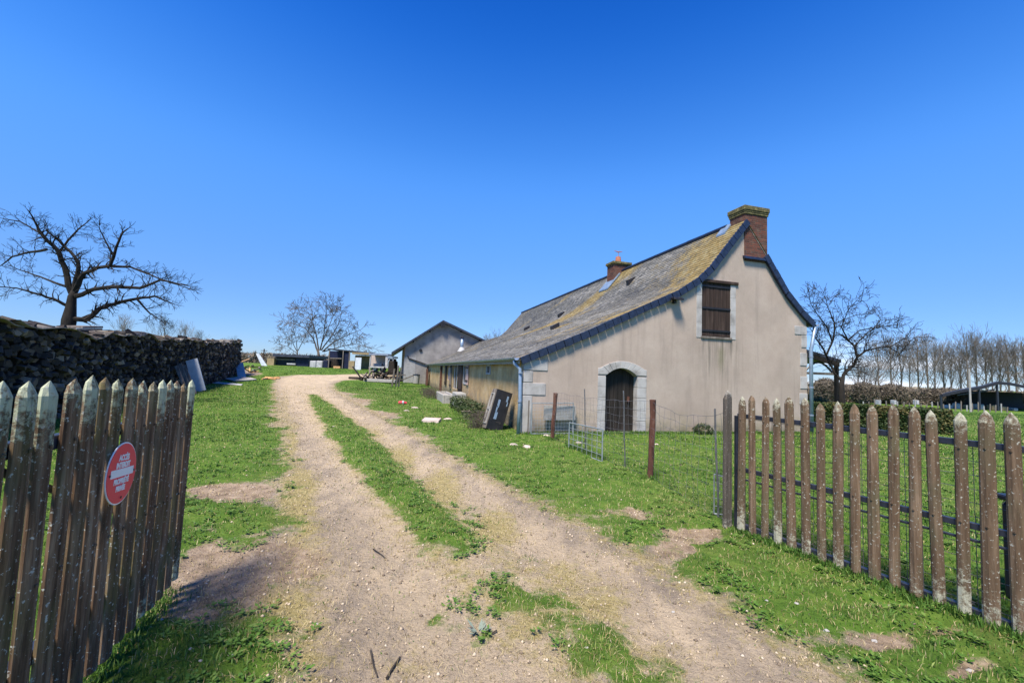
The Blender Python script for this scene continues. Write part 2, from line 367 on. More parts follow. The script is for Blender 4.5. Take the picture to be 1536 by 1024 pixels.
# foliage
def leaf(name, c0, c1, c2, tr=.3, rough=.6):
    q = Mt(name, rough, .25); t = q.attr('tint'); c = q.ramp(t, [(0., c0), (.5, c1), (1., c2)]); q.color(c); q.trans(tr, c); return q.m
M['grass'] = leaf('grass_blades', (.040, .105, .016), (.105, .215, .036), (.29, .35, .10), .35)
M['dry'] = leaf('dry_straw', (.24, .18, .07), (.38, .31, .14), (.55, .47, .28), .2)
M['hedge'] = leaf('hedge_leaf', (.014, .028, .010), (.04, .075, .022), (.16, .13, .05), .15)
M['bramble'] = leaf('bramble_stems', (.07, .058, .045), (.14, .118, .09), (.22, .19, .145), .1, .9)
M['conif'] = leaf('conifer', (.010, .018, .010), (.020, .035, .018), (.04, .055, .03), .1)
M['shrub'] = leaf('shrub_leaf', (.02, .035, .015), (.05, .08, .03), (.09, .10, .05), .2)
# ------------------------------------------------------------------ the drive, seen as edges on the ground
def wpoly(pts): return np.array([[*(ground_at(*p))[:2]] for p in pts])
def sdf(P, poly):
    x, y = P[:, 0], P[:, 1]; n = len(poly); dmin = np.full(len(P), 1e9); ins = np.zeros(len(P), bool)
    for i in range(n):
        a = poly[i]; b = poly[(i+1) % n]; e = b-a; wx = x-a[0]; wy = y-a[1]
        t = np.clip((wx*e[0]+wy*e[1])/max(e@e, 1e-9), 0, 1)
        dmin = np.minimum(dmin, (wx-t*e[0])**2+(wy-t*e[1])**2)
        c = (a[1] > y) != (b[1] > y)
        with np.errstate(divide='ignore', invalid='ignore'):
            ins ^= c & (x < (b[0]-a[0])*(y-a[1])/(b[1]-a[1]+1e-12)+a[0])
    d = np.sqrt(dmin); return np.where(ins, -d, d)
outer = [(414, 566.5), (409, 575), (411, 600), (414, 620), (422, 654), (434, 700), (444, 745), (456, 800), (458, 860), (434, 900), (440, 1024), (470, 1500),
         (1700, 1500), (1330, 1060), (1244, 1003), (1191, 970), (1138, 941), (1088, 904), (1020, 870), (970, 841), (924, 813), (864, 781), (800, 752),
         (765, 733), (712, 706), (670, 682), (635, 659), (607, 643), (568, 622), (530, 602), (506, 587), (500, 577), (512, 570.5), (560, 569), (600, 568), (600, 563.5), (500, 562), (445, 562)]
median = [(462, 591), (474, 592), (492, 604), (520, 624), (555, 651), (590, 690), (622, 722), (650, 750), (690, 785), (735, 820), (790, 855), (850, 895), (905, 940), (970, 1000), (1050, 1090), (930, 1090), (860, 1010), (800, 950),
          (745, 900), (695, 860), (655, 828), (620, 790), (588, 755), (556, 722), (526, 692), (504, 662), (482, 632), (468, 607)]
OUT_P, MED_P = wpoly(outer), wpoly(median)
def blobs(lst):
    o = []
    for (cx, cy, rx, ry, k) in lst:
        c = ground_at(cx, cy); a = ground_at(cx+rx, cy); b = ground_at(cx, cy-ry)
        Mx = np.array([[a.x-c.x, b.x-c.x], [a.y-c.y, b.y-c.y]]); o.append((np.array([c.x, c.y]), np.linalg.inv(Mx), k))
    return o
def bl(P, lst):
    s = np.zeros(len(P)); P = P+.32*np.stack([fbm(P[:, 0]*2.3, P[:, 1]*2.3, 4)-.5, fbm(P[:, 0]*2.3+50, P[:, 1]*2.3, 4)-.5], 1)
    for c, Mi, k in lst:
        q = (P-c) @ Mi.T; s = np.maximum(s, k*np.exp(-(q**2).sum(1)*1.2))
    return s
DIRT = blobs([(335, 735, 75, 16, 1.5), (300, 790, 60, 14, .7), (360, 838, 130, 34, 1.5), (300, 880, 110, 38, 1.6), (220, 900, 60, 30, 1.5), (300, 703, 40, 8, .8),
              (1050, 798, 60, 14, 1.6), (1010, 822, 32, 18, 1.3), (960, 765, 60, 14, 1.), (900, 740, 55, 12, .8), (1140, 800, 60, 14, 1.), (1250, 870, 70, 14, .9), (1330, 905, 80, 16, 1.0),
              (1420, 945, 80, 18, 1.1), (1350, 960, 90, 14, .9), (1460, 990, 80, 20, 1.), (860, 690, 40, 6, .5), (890, 700, 40, 6, .6), (800, 668, 40, 4, .8), (830, 661, 40, 3, .8),
              (740, 662, 50, 4, .4), (600, 620, 50, 5, .7), (640, 615, 60, 4, .6), (560, 600, 40, 5, .8), (1150, 700, 60, 6, .5), (1250, 740, 70, 8, .5), (1400, 680, 90, 8, .5), (545, 590, 30, 4, .8),
              (370, 560, 40, 5, 1.5), (1480, 660, 80, 6, .8), (1300, 660, 50, 3, .6)])
CLUMP = blobs([(770, 888, 45, 16, .9), (900, 985, 60, 30, 1.0),
               (300, 985, 120, 42, 1.9), (210, 1015, 90, 40, 1.9), (370, 985, 50, 22, .8), (850, 915, 20, 6, .6), (715, 946, 16, 8, .7)])
STRAW = blobs([(450, 740, 34, 60, 1.), (455, 820, 40, 30, .8), (390, 910, 130, 50, 1.), (470, 960, 60, 60, .7), (660, 735, 45, 42, 1.), (740, 790, 50, 32, 1.), (600, 685, 30, 26, .9), (560, 650, 24, 18, .7),
               (880, 900, 90, 40, .9), (790, 930, 90, 50, .8), (980, 990, 90, 40, .6), (1100, 860, 90, 20, .9), (1230, 850, 90, 22, .7), (438, 660, 14, 40, .8), (428, 610, 10, 30, .6), (420, 990, 60, 40, .8),
               (1000, 770, 80, 20, .7), (1300, 930, 90, 24, .6), (620, 1000, 90, 60, .4), (860, 860, 80, 30, .7)])
WORN = blobs([(720, 850, 70, 26, 1.), (830, 920, 70, 26, 1.3), (800, 890, 80, 60, .8), (930, 1000, 110, 50, 1.3), (880, 950, 80, 34, 1.2), (900, 985, 40, 20, .3), (690, 820, 40, 20, .5)])
SPARSE = blobs([(740, 850, 60, 30, 1.), (800, 900, 90, 40, 1.), (880, 960, 100, 40, 1.), (960, 1010, 90, 40, 1.), (700, 780, 40, 40, .8), (770, 830, 50, 30, .9), (300, 800, 130, 40, .9), (380, 940, 120, 50, .95), (250, 880, 80, 40, .8),
                 (430, 720, 34, 60, .8), (425, 640, 14, 40, .7), (1050, 850, 90, 24, .9), (1180, 930, 90, 26, .9), (960, 790, 80, 26, .8), (560, 700, 24, 30, .8), (640, 800, 40, 36, .9), (700, 960, 60, 50, .55), (1280, 990, 70, 30, .8)])
def cov(P):
    x, y = P[:, 0], P[:, 1]
    so_ = sdf(P, OUT_P); sm = sdf(P, MED_P)
    r = np.hypot(x, y); wob = (fbm(x*1.6, y*1.6, 4)-.5)*.7+(fbm(x*7+5, y*7, 3)-.5)*.35
    g = np.maximum(so_, np.where(sm < .25, -sm*2.0+.14, -sm)) + wob*np.clip(r/9, .35, 1.2)
    g = np.clip(g, -1, 1.2)
    g = g - bl(P, DIRT)*1.1 - bl(P, WORN)*(.5+1.3*(fbm(x*2.8+11, y*2.8, 4)-.35))
    g = np.maximum(g, bl(P, CLUMP)*.9-.35 + wob*.8)
    sp_ = bl(P, SPARSE); g = np.where(sp_ > .1, np.maximum(g, -.30+.38*sp_+wob*1.0), g)
    d = bl(P, DIRT)*(so_ > -.2)
    s = bl(P, STRAW)
    s = np.maximum(s, .55*np.exp(-(np.minimum(abs(so_), abs(sm))/.3)**2))
    rut = so_    # negative inside
    return g, s, d, rut, sm
# ground sheet: rows and columns that open out with distance
def axis(n, a, lim):
    t = np.linspace(-1, 1, n); return np.sinh(t*a)/np.sinh(a)*lim
xs = axis(760, 7.6, 1500); yy = axis(1300, 7.6, 1500)[560:]
X, Y = np.meshgrid(xs, yy); PX = np.stack([X.ravel(), Y.ravel()], 1)
far_ = np.hypot(PX[:, 0], PX[:, 1]) > 75
g = np.full(len(PX), 1.2); s_ = np.zeros(len(PX)); d_ = np.zeros(len(PX)); rut = np.full(len(PX), 5.); sm = np.full(len(PX), 5.)
nf = ~far_; g[nf], s_[nf], d_[nf], rut[nf], sm[nf] = cov(PX[nf])
Z = terr(PX[:, 0], PX[:, 1])
near = np.exp(-(np.hypot(PX[:, 0], PX[:, 1])/45)**2)
Z += near*((fbm(PX[:, 0]*.9, PX[:, 1]*.9, 4)-.5)*.07*np.clip(g+.4, .25, 1)+(fbm(PX[:, 0]*7, PX[:, 1]*7, 3)-.5)*.03)
Z += near*np.clip(g, 0, .5)*.05 - near*.035*np.exp(-(np.clip(np.minimum(abs(rut+.75), abs(rut+.75)), 0, 3)/.3)**2)*(rut < 0)
Z -= near*d_*.03
Z_near = Z
ny, nx = X.shape; idx = np.arange(nx*ny).reshape(ny, nx)
Fq = np.stack([idx[:-1, :-1], idx[:-1, 1:], idx[1:, 1:], idx[1:, :-1]], -1).reshape(-1, 4)
q = Mt('ground_mat', .95, .1); v = q.coord()
ag, as_, ad, arut = q.attr('g'), q.attr('s'), q.attr('d'), q.attr('rut')
grav = q.ramp(q.noise(1.1, v, 7, .65), [(.28, (.275, .225, .16)), (.5, (.40, .32, .22)), (.72, (.52, .42, .29))])
grav = q.mix(q.rng(q.noise(2.6, q.coord(scale=(1, .35, 1), rot=(0, 0, R(-22))), 6, .7), .50, .68, 0, .75), grav, (.22, .185, .15))
grav = q.mix(q.rng(q.noise(11, q.coord(scale=(1, .10, 1), rot=(0, 0, R(-24))), 4, .6), .50, .66, 0, .45), grav, (.24, .20, .16))
fine = q.noise(55, v, 6, .75); grav = q.mix(q.rng(fine, .40, .66, 0, .55), grav, (.52, .43, .30))
grav = q.mix(q.rng(q.noise(38, v, 4, .8), .55, .66, 0, .6), grav, (.15, .125, .10))
grav = q.mix(q.rng(q.voro(60, v), .16, .06, 0, .5), grav, (.50, .46, .40))
soil = q.ramp(q.noise(7, v, 7, .7), [(.3, (.15, .115, .08)), (.5, (.29, .22, .155)), (.7, (.42, .34, .25))])
straw = q.ramp(q.noise(26, v, 6, .8), [(.3, (.13, .12, .045)), (.5, (.31, .26, .10)), (.68, (.47, .40, .23))])
grs = q.ramp(q.noise(5, v, 7, .75), [(.3, (.042, .088, .012)), (.5, (.080, .155, .022)), (.7, (.16, .225, .045))])
grs = q.mix(q.rng(q.noise(.55, v, 6, .7), .50, .74, 0, .55), grs, (.15, .16, .05))
n1 = q.noise(9, v, 6, .75)
edge = q.math('MULTIPLY', q.rng(arut, -.75, -.12, 0, 1), q.rng(q.noise(3.3, q.coord(scale=(1, .3, 1), rot=(0, 0, R(-22))), 6, .7), .38, .60, 0, .8))
grav = q.mix(edge, grav, (.155, .132, .115))
c = q.mix(q.rng(q.math('ADD', as_, q.math('MULTIPLY', q.math('SUBTRACT', n1, .5), 1.8)), .35, .75, 0, .85), grav, straw)
c = q.mix(q.rng(q.math('ADD', ad, q.math('MULTIPLY', q.math('SUBTRACT', n1, .5), 1.2)), .30, .6), c, soil)
gm = q.rng(q.math('ADD', ag, q.math('MULTIPLY', q.math('SUBTRACT', q.noise(6, v, 7, .8), .5), 1.1)), -.02, .16)
c = q.mix(gm, c, grs); q.color(c)
q.bump(q.math('ADD', q.noise(42, v, 6, .8), q.math('MULTIPLY', q.noise(7, v, 5, .7), 2.2)), .03, .9)
M['ground'] = q.m
go = npmesh('ground', np.stack([PX[:, 0], PX[:, 1], Z], 1), Fq, M['ground'], dict(g=g, s=s_, d=d_, rut=rut), smooth=True)
tag(go, kind='structure')
def hgt(x, y):      # bilinear lookup of the ground sheet
    ix = np.clip(np.searchsorted(xs, x)-1, 0, nx-2); iy = np.clip(np.searchsorted(yy, y)-1, 0, ny-2)
    fx = np.clip((x-xs[ix])/(xs[ix+1]-xs[ix]), 0, 1); fy = np.clip((y-yy[iy])/(yy[iy+1]-yy[iy]), 0, 1); Zg = Z.reshape(ny, nx)
    return (Zg[iy, ix]*(1-fx)+Zg[iy, ix+1]*fx)*(1-fy)+(Zg[iy+1, ix]*(1-fx)+Zg[iy+1, ix+1]*fx)*fy
def gz(x, y): return float(hgt(np.array([x]), np.array([y]))[0])

# ------------------------------------------------------------------ blades, straw, pebbles
HOUSE_EXC = []   # filled below
def blades(x, y, h, wd, tint, lean, curl=.5):
    n = len(x); z = hgt(x, y)-.004; a = RNG.random(n)*2*np.pi; la = RNG.random(n)*2*np.pi; ln = lean*RNG.random(n)
    dx, dy = np.cos(a)*wd*.5, np.sin(a)*wd*.5; lx, ly = np.cos(la)*ln*h, np.sin(la)*ln*h
    up = h*np.sqrt(np.clip(1-(ln*.7)**2, .15, 1))
    V = np.empty((n, 5, 3)); V[:, 0] = np.stack([x-dx, y-dy, z], 1); V[:, 1] = np.stack([x+dx, y+dy, z], 1)
    V[:, 2] = np.stack([x+dx*.9+lx*.4, y+dy*.9+ly*.4, z+up*.6], 1); V[:, 3] = np.stack([x-dx*.9+lx*.4, y-dy*.9+ly*.4, z+up*.6], 1)
    V[:, 4] = np.stack([x+lx, y+ly, z+up*(1-.35*curl*ln)], 1)
    b = np.arange(n)[:, None]*5
    Ft = np.concatenate([b+[0, 1, 2], b+[0, 2, 3], b+[3, 2, 4]], 1).reshape(-1, 3)
    return V.reshape(-1, 3), Ft, np.repeat(tint, 5)
def scatter(n, r0, r1, p=2.0):
    u_ = RNG.random(n); r = (np.sqrt(r0)+(np.sqrt(r1)-np.sqrt(r0))*u_)**2; th = (RNG.random(n)*2-1)*R(57)
    return r*np.sin(th), r*np.cos(th), r
_hA = np.array([.36, 11.46]); _hu = np.array([.9639, .2664]); _hb = np.array([-.2664, .9639])
def outside_house(x, y):
    px, py = x-_hA[0], y-_hA[1]; t = px*_hu[0]+py*_hu[1]; L = px*_hb[0]+py*_hb[1]
    return ~((t > 0) & (t < 9.8) & (L > 0) & (L < 33)) & ~((t > -2.6) & (L > 33.2))
x, y, r = scatter(520000, 1.3, 62)
k = outside_house(x, y) & (x > -21-.3*y) ; x, y, r = x[k], y[k], r[k]
gg, s2, d2, ru, smm = cov(np.stack([x, y], 1))
patch = fbm(x*2.2, y*2.2, 4); k = (gg+(patch-.5)*1.3+(RNG.random(len(x))-.5)*.5 > .20)
k &= (RNG.random(len(x)) < np.clip(1.75-1.5*fbm(x*.7+70, y*.7, 3)-.9*fbm(x*4+7, y*4, 3)+.2*(np.hypot(x, y) > 12), .35, 1))
k |= (RNG.random(len(x)) < .03) & (gg > -.4)
# a band of long grass is kept off the drive's wheel marks
x, y, r, patch, gg, s2 = x[k], y[k], r[k], patch[k], gg[k], s2[k]
lush = fbm(x*.8+40, y*.8, 3)*.5+fbm(x*5.5+40, y*5.5, 3)*.6; h = (.009+.040*np.clip(lush*2.6-.95, 0, 1.2))*(.6+.8*RNG.random(len(x)))*np.clip(1+r*.03, 1, 2.1)
h *= np.clip(.45+gg, .45, 1); wd = (.0042+.00085*r)*(.7+.6*RNG.random(len(x)))
tint = np.clip(fbm(x*1.1+9, y*1.1, 4)*1.6+fbm(x*6, y*6+20, 3)*1.0-.85+(RNG.random(len(x))-.5)*.55, 0, 1)
V, Fc, T_ = blades(x, y, h, wd, tint, .95)
tag(npmesh('grass', V, Fc, M['grass'], dict(tint=T_)), kind='stuff')
x, y, r = scatter(230000, 1.3, 34); k = outside_house(x, y); x, y, r = x[k], y[k], r[k]
gg, s2, d2, ru, smm = cov(np.stack([x, y], 1)); k = RNG.random(len(x)) < np.clip(s2*.9+d2*.25+.16+.16*(gg > 0), 0, 1); x, y, r = x[k], y[k], r[k]
h = (.015+.035*RNG.random(len(x)))*np.clip(1+r*.03, 1, 2); wd = (.0018+.0005*r)
V, Fc, T_ = blades(x, y, h, wd, RNG.random(len(x)), 1.25, 1.)
tag(npmesh('dry_grass', V, Fc, M['dry'], dict(tint=T_)), kind='stuff')
# longer tufts round the feet of the two gates and of the fence posts
def line_tufts(a, b, n, sp, hh):
    k = RNG.random(n); k = np.round(k*n/40)/(n/40)*.5+k*.5; x = a[0]+(b[0]-a[0])*k+RNG.normal(0, sp, n); y = a[1]+(b[1]-a[1])*k+RNG.normal(0, sp, n); return x, y, hh*(.4+.8*RNG.random(n))
parts_ = [line_tufts((2.55, 4.78), (3.6, 2.6), 5200, .055, .075), line_tufts((-2.4, 3.2), (-1.75, 1.5), 2600, .05, .05), line_tufts((1.0, 10.6), (1.15, 10.6), 260, .06, .10), line_tufts((2.25, 6.96), (2.33, 6.96), 260, .06, .09), line_tufts((1.3, 9.6), (1.9, 8.4), 900, .06, .07), line_tufts((.4, 11.35), (9.8, 13.95), 5200, .08, .09)]
x = np.concatenate([p_[0] for p_ in parts_]); y = np.concatenate([p_[1] for p_ in parts_]); h = np.concatenate([p_[2] for p_ in parts_])
V, Fc, T_ = blades(x, y, h, .004+.0007*np.hypot(x, y), np.clip(.35+RNG.normal(0, .25, len(x)), 0, 1), .9)
tag(npmesh('grass_tufts', V, Fc, M['grass'], dict(tint=T_)), kind='stuff')
# low broad leaved weeds growing through the turf
nC = 5200; x, y, r = scatter(nC, 1.5, 16); gg = cov(np.stack([x, y], 1))[0]; k = outside_house(x, y) & (gg > -.05) & (fbm(x*1.3+3, y*1.3, 3) > .47); x, y, r = x[k], y[k], r[k]
m_ = 16; cx_ = np.repeat(x, m_); cy_ = np.repeat(y, m_); rr_ = np.repeat(.02+.06*RNG.random(len(x)), m_)*RNG.random(len(cx_))**.5; a_ = RNG.random(len(cx_))*6.283
lx_, ly_ = cx_+rr_*np.cos(a_), cy_+rr_*np.sin(a_); lz_ = hgt(lx_, ly_)+.008+.03*RNG.random(len(lx_)); s_l = (.006+.010*RNG.random(len(lx_)))*np.clip(1+np.repeat(r, m_)*.06, 1, 2)
d1 = np.stack([np.cos(a_), np.sin(a_), .5*RNG.random(len(a_))-.1], 1)*s_l[:, None]; d2_ = np.stack([-np.sin(a_), np.cos(a_), .5*(RNG.random(len(a_))-.5)], 1)*s_l[:, None]*.6
C_ = np.stack([lx_, ly_, lz_], 1); V = np.stack([C_-d1, C_+d2_, C_+d1, C_-d2_], 1).reshape(-1, 3)
tag(npmesh('ground_weeds', V, np.arange(len(V)).reshape(-1, 4), M['grass'], dict(tint=np.repeat(np.clip(.25+.45*RNG.random(len(lx_)), 0, 1), 4))), kind='stuff')
# pebbles and crumbs of soil
x, y, r = scatter(60000, 1.3, 22); k = outside_house(x, y); x, y, r = x[k], y[k], r[k]
gg, s2, d2, ru, smm = cov(np.stack([x, y], 1)); k = RNG.random(len(x)) < np.where(gg < .1, .9, .04); x, y, r = x[k], y[k], r[k]
n = len(x); rad = (.0022+.012*RNG.random(n)**5)*np.clip(.8+r*.10, .8, 2.2)
O = np.array([[1, 0, 0], [0, 1, 0], [-1, 0, 0], [0, -1, 0], [0, 0, .7], [0, 0, -.7]], float)
V = O[None]*rad[:, None, None]*(.65+.7*RNG.random((n, 6, 1))); th = RNG.random(n)*6.28; ct, st_ = np.cos(th), np.sin(th)
V = np.stack([V[:, :, 0]*ct[:, None]-V[:, :, 1]*st_[:, None], V[:, :, 0]*st_[:, None]+V[:, :, 1]*ct[:, None], V[:, :, 2]], -1)
V += np.stack([x, y, hgt(x, y)+rad*.2], 1)[:, None]
fo = np.array([[0, 1, 4], [1, 2, 4], [2, 3, 4], [3, 0, 4], [1, 0, 5], [2, 1, 5], [3, 2, 5], [0, 3, 5]])
Fc = (np.arange(n)[:, None, None]*6+fo[None]).reshape(-1, 3)
q = Mt('pebble', .85, .25); q.color(q.ramp(q.attr('tint'), [(0, (.13, .10, .075)), (.5, (.30, .24, .165)), (.88, (.46, .38, .28)), (1, (.50, .44, .35))])); M['pebble'] = q.m
tag(npmesh('gravel', V.reshape(-1, 3), Fc, M['pebble'], dict(tint=np.repeat(RNG.random(n), 6))), kind='stuff')
# ------------------------------------------------------------------ farmhouse
HA = Vector((.36, 11.46, 0)); HU = Vector((.9639, .2664, 0)); HB = Vector((-.2664, .9639, 0)); UZ = Vector((0, 0, 1))
def H(t, L, z): return HA+HU*t+HB*L+UZ*z
LM, LE, GW = 24.6, 33.0, 9.72
PROF = [(-.16, 2.0), (1.79, 2.85), (3.26, 3.56), (4.71, 4.24), (5.42, 4.70), (5.85, 5.10), (6.53, 5.93), (7.22, 6.76), (8.10, 5.66), (8.91, 4.58), (9.5, 4.02), (10.02, 3.62)]
def pz(t):
    for (a, za), (b, zb) in zip(PROF, PROF[1:]):
        if t <= b: return za+(zb-za)*(t-a)/(b-a)
    return PROF[-1][1]
house = thing('farmhouse', H(0, 0, 0), 'long low farmhouse with pale rendered gable, mossy slate roof and two brick chimneys', 'house')
# gable wall in narrow strips, leaving the door and loft openings out
DO = (2.40, 3.44, 0.0, 1.62, 1.86)   # door t0 t1 z0 spring crown
SH = (5.60, 6.69, 2.95, 4.70)
def arch(t, o, lift=0):
    k = (t-o[0])/(o[1]-o[0])*2-1; return o[3]+(o[4]-o[3])*(1-k*k)+lift
ts = sorted(set([round(i*.12, 3) for i in range(0, 82)]+[DO[0], DO[1], SH[0], SH[1], GW]+[a for a, _ in PROF if 0 < a < GW]))
ts = [t for t in ts if 0 <= t <= GW]
mb = MB()
for a, b in zip(ts, ts[1:]):
    if b-a < 1e-4: continue
    ta, tb = pz(a)-.07, pz(b)-.07; mid = (a+b)/2
    zs = [[(-.3, -.3), (ta, tb)]]
    if DO[0] <= mid <= DO[1]: zs = [[(arch(a, DO), arch(b, DO)), (ta, tb)]]
    elif SH[0] <= mid <= SH[1]: zs = [[(-.3, -.3), (SH[2], SH[2])], [(SH[3], SH[3]), (ta, tb)]]
    for (l0, l1), (h0, h1) in zs:
        mb.add([H(a, 0, l0), H(b, 0, l1), H(b, 0, h1), H(a, 0, h0)], [(0, 1, 2, 3)])
        mb.add([H(a, .35, l0), H(b, .35, l1), H(b, .35, h1), H(a, .35, h0)], [(3, 2, 1, 0)])
for a, b in zip(ts, ts[1:]):   # arch soffit
    if DO[0] <= (a+b)/2 <= DO[1]: mb.add([H(a, 0, arch(a, DO)), H(b, 0, arch(b, DO)), H(b, .35, arch(b, DO)), H(a, .35, arch(a, DO))], [(0, 1, 2, 3)])
for t in (DO[0], DO[1]): mb.add([H(t, 0, -.3), H(t, .35, -.3), H(t, .35, arch(t, DO)), H(t, 0, arch(t, DO))], [(0, 1, 2, 3)])
for t in (SH[0], SH[1]): mb.add([H(t, 0, SH[2]), H(t, .35, SH[2]), H(t, .35, SH[3]), H(t, 0, SH[3])], [(0, 1, 2, 3)])
for z_ in (SH[2], SH[3]): mb.add([H(SH[0], 0, z_), H(SH[1], 0, z_), H(SH[1], .35, z_), H(SH[0], .35, z_)], [(0, 1, 2, 3)])
gab = mb.build('gable_wall', M['crepi'], house)
gab['label'] = 'pale rendered gable wall with streaks under the loft door'
mb = MB()   # far gable, back wall
for a, b in zip(ts[::4]+[ts[-1]], ts[4::4]+[ts[-1]]):
    if b > a: mb.add([H(a, LM, -.3), H(b, LM, -.3), H(b, LM, pz(b)-.07), H(a, LM, pz(a)-.07)], [(0, 3, 2, 1)])
mb.add([H(GW, 0, -.3), H(GW, LE, -.3), H(GW, LE, pz(GW)-.07), H(GW, 0, pz(GW)-.07)], [(0, 1, 2, 3)])
mb.add([H(0, LE, -.3), H(GW, LE, -.3), H(GW, LE, 3.5), H(5.4, LE, 4.6), H(0, LE, 2.0)], [(0, 1, 2, 3, 4)])
mb.build('back_wall', M['crepi'], house)
# ochre long wall with openings cut out: (L0, L1, z0, z1)
OPN = [(4.05, 4.75, 1.50, 1.88), (9.2, 10.1, .95, 1.90), (11.7, 14.2, .55, 1.92), (15.0, 16.6, .95, 1.90)]
Ls = sorted(set([0.0, LE]+[v for o in OPN for v in o[:2]])); zz = sorted(set([-.3, 2.03]+[v for o in OPN for v in o[2:]]))
mb = MB()
for a, b in zip(Ls, Ls[1:]):
    for c, d in zip(zz, zz[1:]):
        if any(o[0] <= (a+b)/2 <= o[1] and o[2] <= (c+d)/2 <= o[3] for o in OPN): continue
        mb.add([H(0, a, c), H(0, b, c), H(0, b, d), H(0, a, d)], [(3, 2, 1, 0)])
for o in OPN:
    for L in o[:2]: mb.add([H(0, L, o[2]), H(.3, L, o[2]), H(.3, L, o[3]), H(0, L, o[3])], [(0, 1, 2, 3)])
    for z_ in o[2:]: mb.add([H(0, o[0], z_), H(0, o[1], z_), H(.3, o[1], z_), H(.3, o[0], z_)], [(0, 1, 2, 3)])
    mb.add([H(.3, o[0], o[2]), H(.3, o[1], o[2]), H(.3, o[1], o[3]), H(.3, o[0], o[3])], [(0, 1, 2, 3)])
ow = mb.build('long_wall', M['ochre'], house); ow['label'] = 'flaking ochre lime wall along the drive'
def hbox(mb, t0, t1, L0, L1, z0, z1):
    return mb.hexa([H(t0, L0, z0), H(t1, L0, z0), H(t1, L1, z0), H(t0, L1, z0), H(t0, L0, z1), H(t1, L0, z1), H(t1, L1, z1), H(t0, L1, z1)])
# windows in the long wall
for (o, fm, lab) in ((OPN[0], 'white', 'small white framed window'), (OPN[1], 'white', None)):
    f = MB(); e = .07
    for a, b, c, d in ((o[0], o[0]+e, o[2], o[3]), (o[1]-e, o[1], o[2], o[3]), (o[0]+e, o[1]-e, o[2], o[2]+e), (o[0]+e, o[1]-e, o[3]-e, o[3])): hbox(f, -.03, .06, a, b, c, d)
    fr = f.build('window', M['white'], house)
    if lab: fr['label'] = lab
    hbox(MB(), .02, .04, o[0]+e, o[1]-e, o[2]+e, o[3]-e).build('pane', M['glass'], fr)
o = OPN[2]; mb = MB(); hbox(mb, .10, .15, o[0], o[1], o[2], o[3]); dk = mb.build('window', M['glass'], house)
for i in range(3): hbox(MB(), .04, .07, o[0]+.15+i*.85, o[0]+.32+i*.85, o[2], o[3]).build('glazing_bar', M['white'], dk)
def shutter(L0, L1, z0, z1, mat, tlt=0):
    mb = MB(); n = 5
    for i in range(n): hbox(mb, -.06+tlt*(i/n), -.03+tlt*(i/n), L0+(L1-L0)*i/n+.008, L0+(L1-L0)*(i+1)/n-.008, z0, z1)
    s = mb.build('shutter', mat, house)
    for z_ in (z0+.15, z1-.2): hbox(MB(), -.085+tlt*.2, -.062+tlt*.2, L0+.02, L1-.02, z_, z_+.07).build('batten', M['bwood'], s)
    return s
shutter(10.3, 11.6, .5, 1.93, M['bwood']); shutter(14.3, 15.0, .5, 1.93, M['gwood']); shutter(16.7, 17.6, .6, 1.93, M['bwood']); shutter(8.5, 9.15, .95, 1.9, M['pinkwall'])
o = OPN[3]; hbox(MB(), .05, .09, o[0], o[1], o[2], o[3]).build('board_panel', M['pinkwall'], house)
hbox(MB(), -.10, .0, 10.0, 14.6, 1.93, 2.0).build('lintel', M['bwood'], house)
for L in (19.5, 31.5): hbox(MB(), -.14, -.02, L, L+.3, -.1, 1.98).build('wooden_post', M['rust'], house)
# dressed stone: quoins, door surround, loft surround
def blk(mb, t0, t1, z0, z1, p=.015):
    return hbox(mb, t0, t1, -p, .02, z0, z1)
left_q = [(0, .24, 1.02, .02), (0, .62, 1.36, 1.04), (0, .24, 1.68, 1.38), (0, .66, 1.98, 1.70)]
for t0, t1, z1, z0 in left_q:
    mb = MB(); mb.hexa([H(-.012, -.018, z0), H(t1, -.018, z0), H(t1, .02, z0), H(-.012, .3, z0), H(-.012, -.018, z1), H(t1, -.018, z1), H(t1, .02, z1), H(-.012, .3, z1)]); mb.build('quoin', M['stone'], house, bevel=.008)
for t0, z0, z1 in ((9.22, 3.22, 3.5), (9.50, 2.80, 3.20), (9.44, 2.2, 2.62), (9.44, 1.45, 1.85), (9.40, .95, 1.3), (9.42, .2, .6)):
    mb = MB(); hbox(mb, t0, GW+.012, -.018, .3, z0, z1); mb.build('quoin', M['stone'], house, bevel=.008)
mb = MB(); mb2 = MB(); zc = 0; i = 0
while zc < 1.60:
    hh = random.choice((.30, .36, .42)); z1 = min(zc+hh, 1.66)
    hbox(mb, 2.17, DO[0]+.015, -.018-.003*random.random(), .2, zc+.004, z1-.004); hbox(mb2, DO[1]-.015, 3.72, -.018-.003*random.random(), .2, zc+.006, z1-.006); zc = z1
mb.build('door_jamb', M['stone'], house, bevel=.005); mb2.build('door_jamb', M['stone'], house, bevel=.005)
mb = MB(); nv = 9; O2 = (2.16, 3.74, 0, 1.79, 2.06); I2 = (DO[0]+.0, DO[1]-.0, 0, DO[3], DO[4])
def ap(k, o): t = o[0]+(o[1]-o[0])*k; return t, arch(t, o)
for i in range(nv):
    a, b = i/nv+.002, (i+1)/nv-.002
    ps = [ap(a, I2), ap((a+b)/2, I2), ap(b, I2), ap(b, O2), ap((a+b)/2, O2), ap(a, O2)]
    if i == 0: ps[0] = (2.17, 1.665); ps[-1] = (2.17, 1.84)
    if i == nv-1: ps[2] = (3.72, 1.665); ps[3] = (3.72, 1.84)
    mb.prism(ps, lambda a_, b_, d: H(a_, d, b_), -.020-.004*random.random(), .2)
mb.build('door_arch', M['stone'], house, bevel=.006)
mb = MB(); n = 8
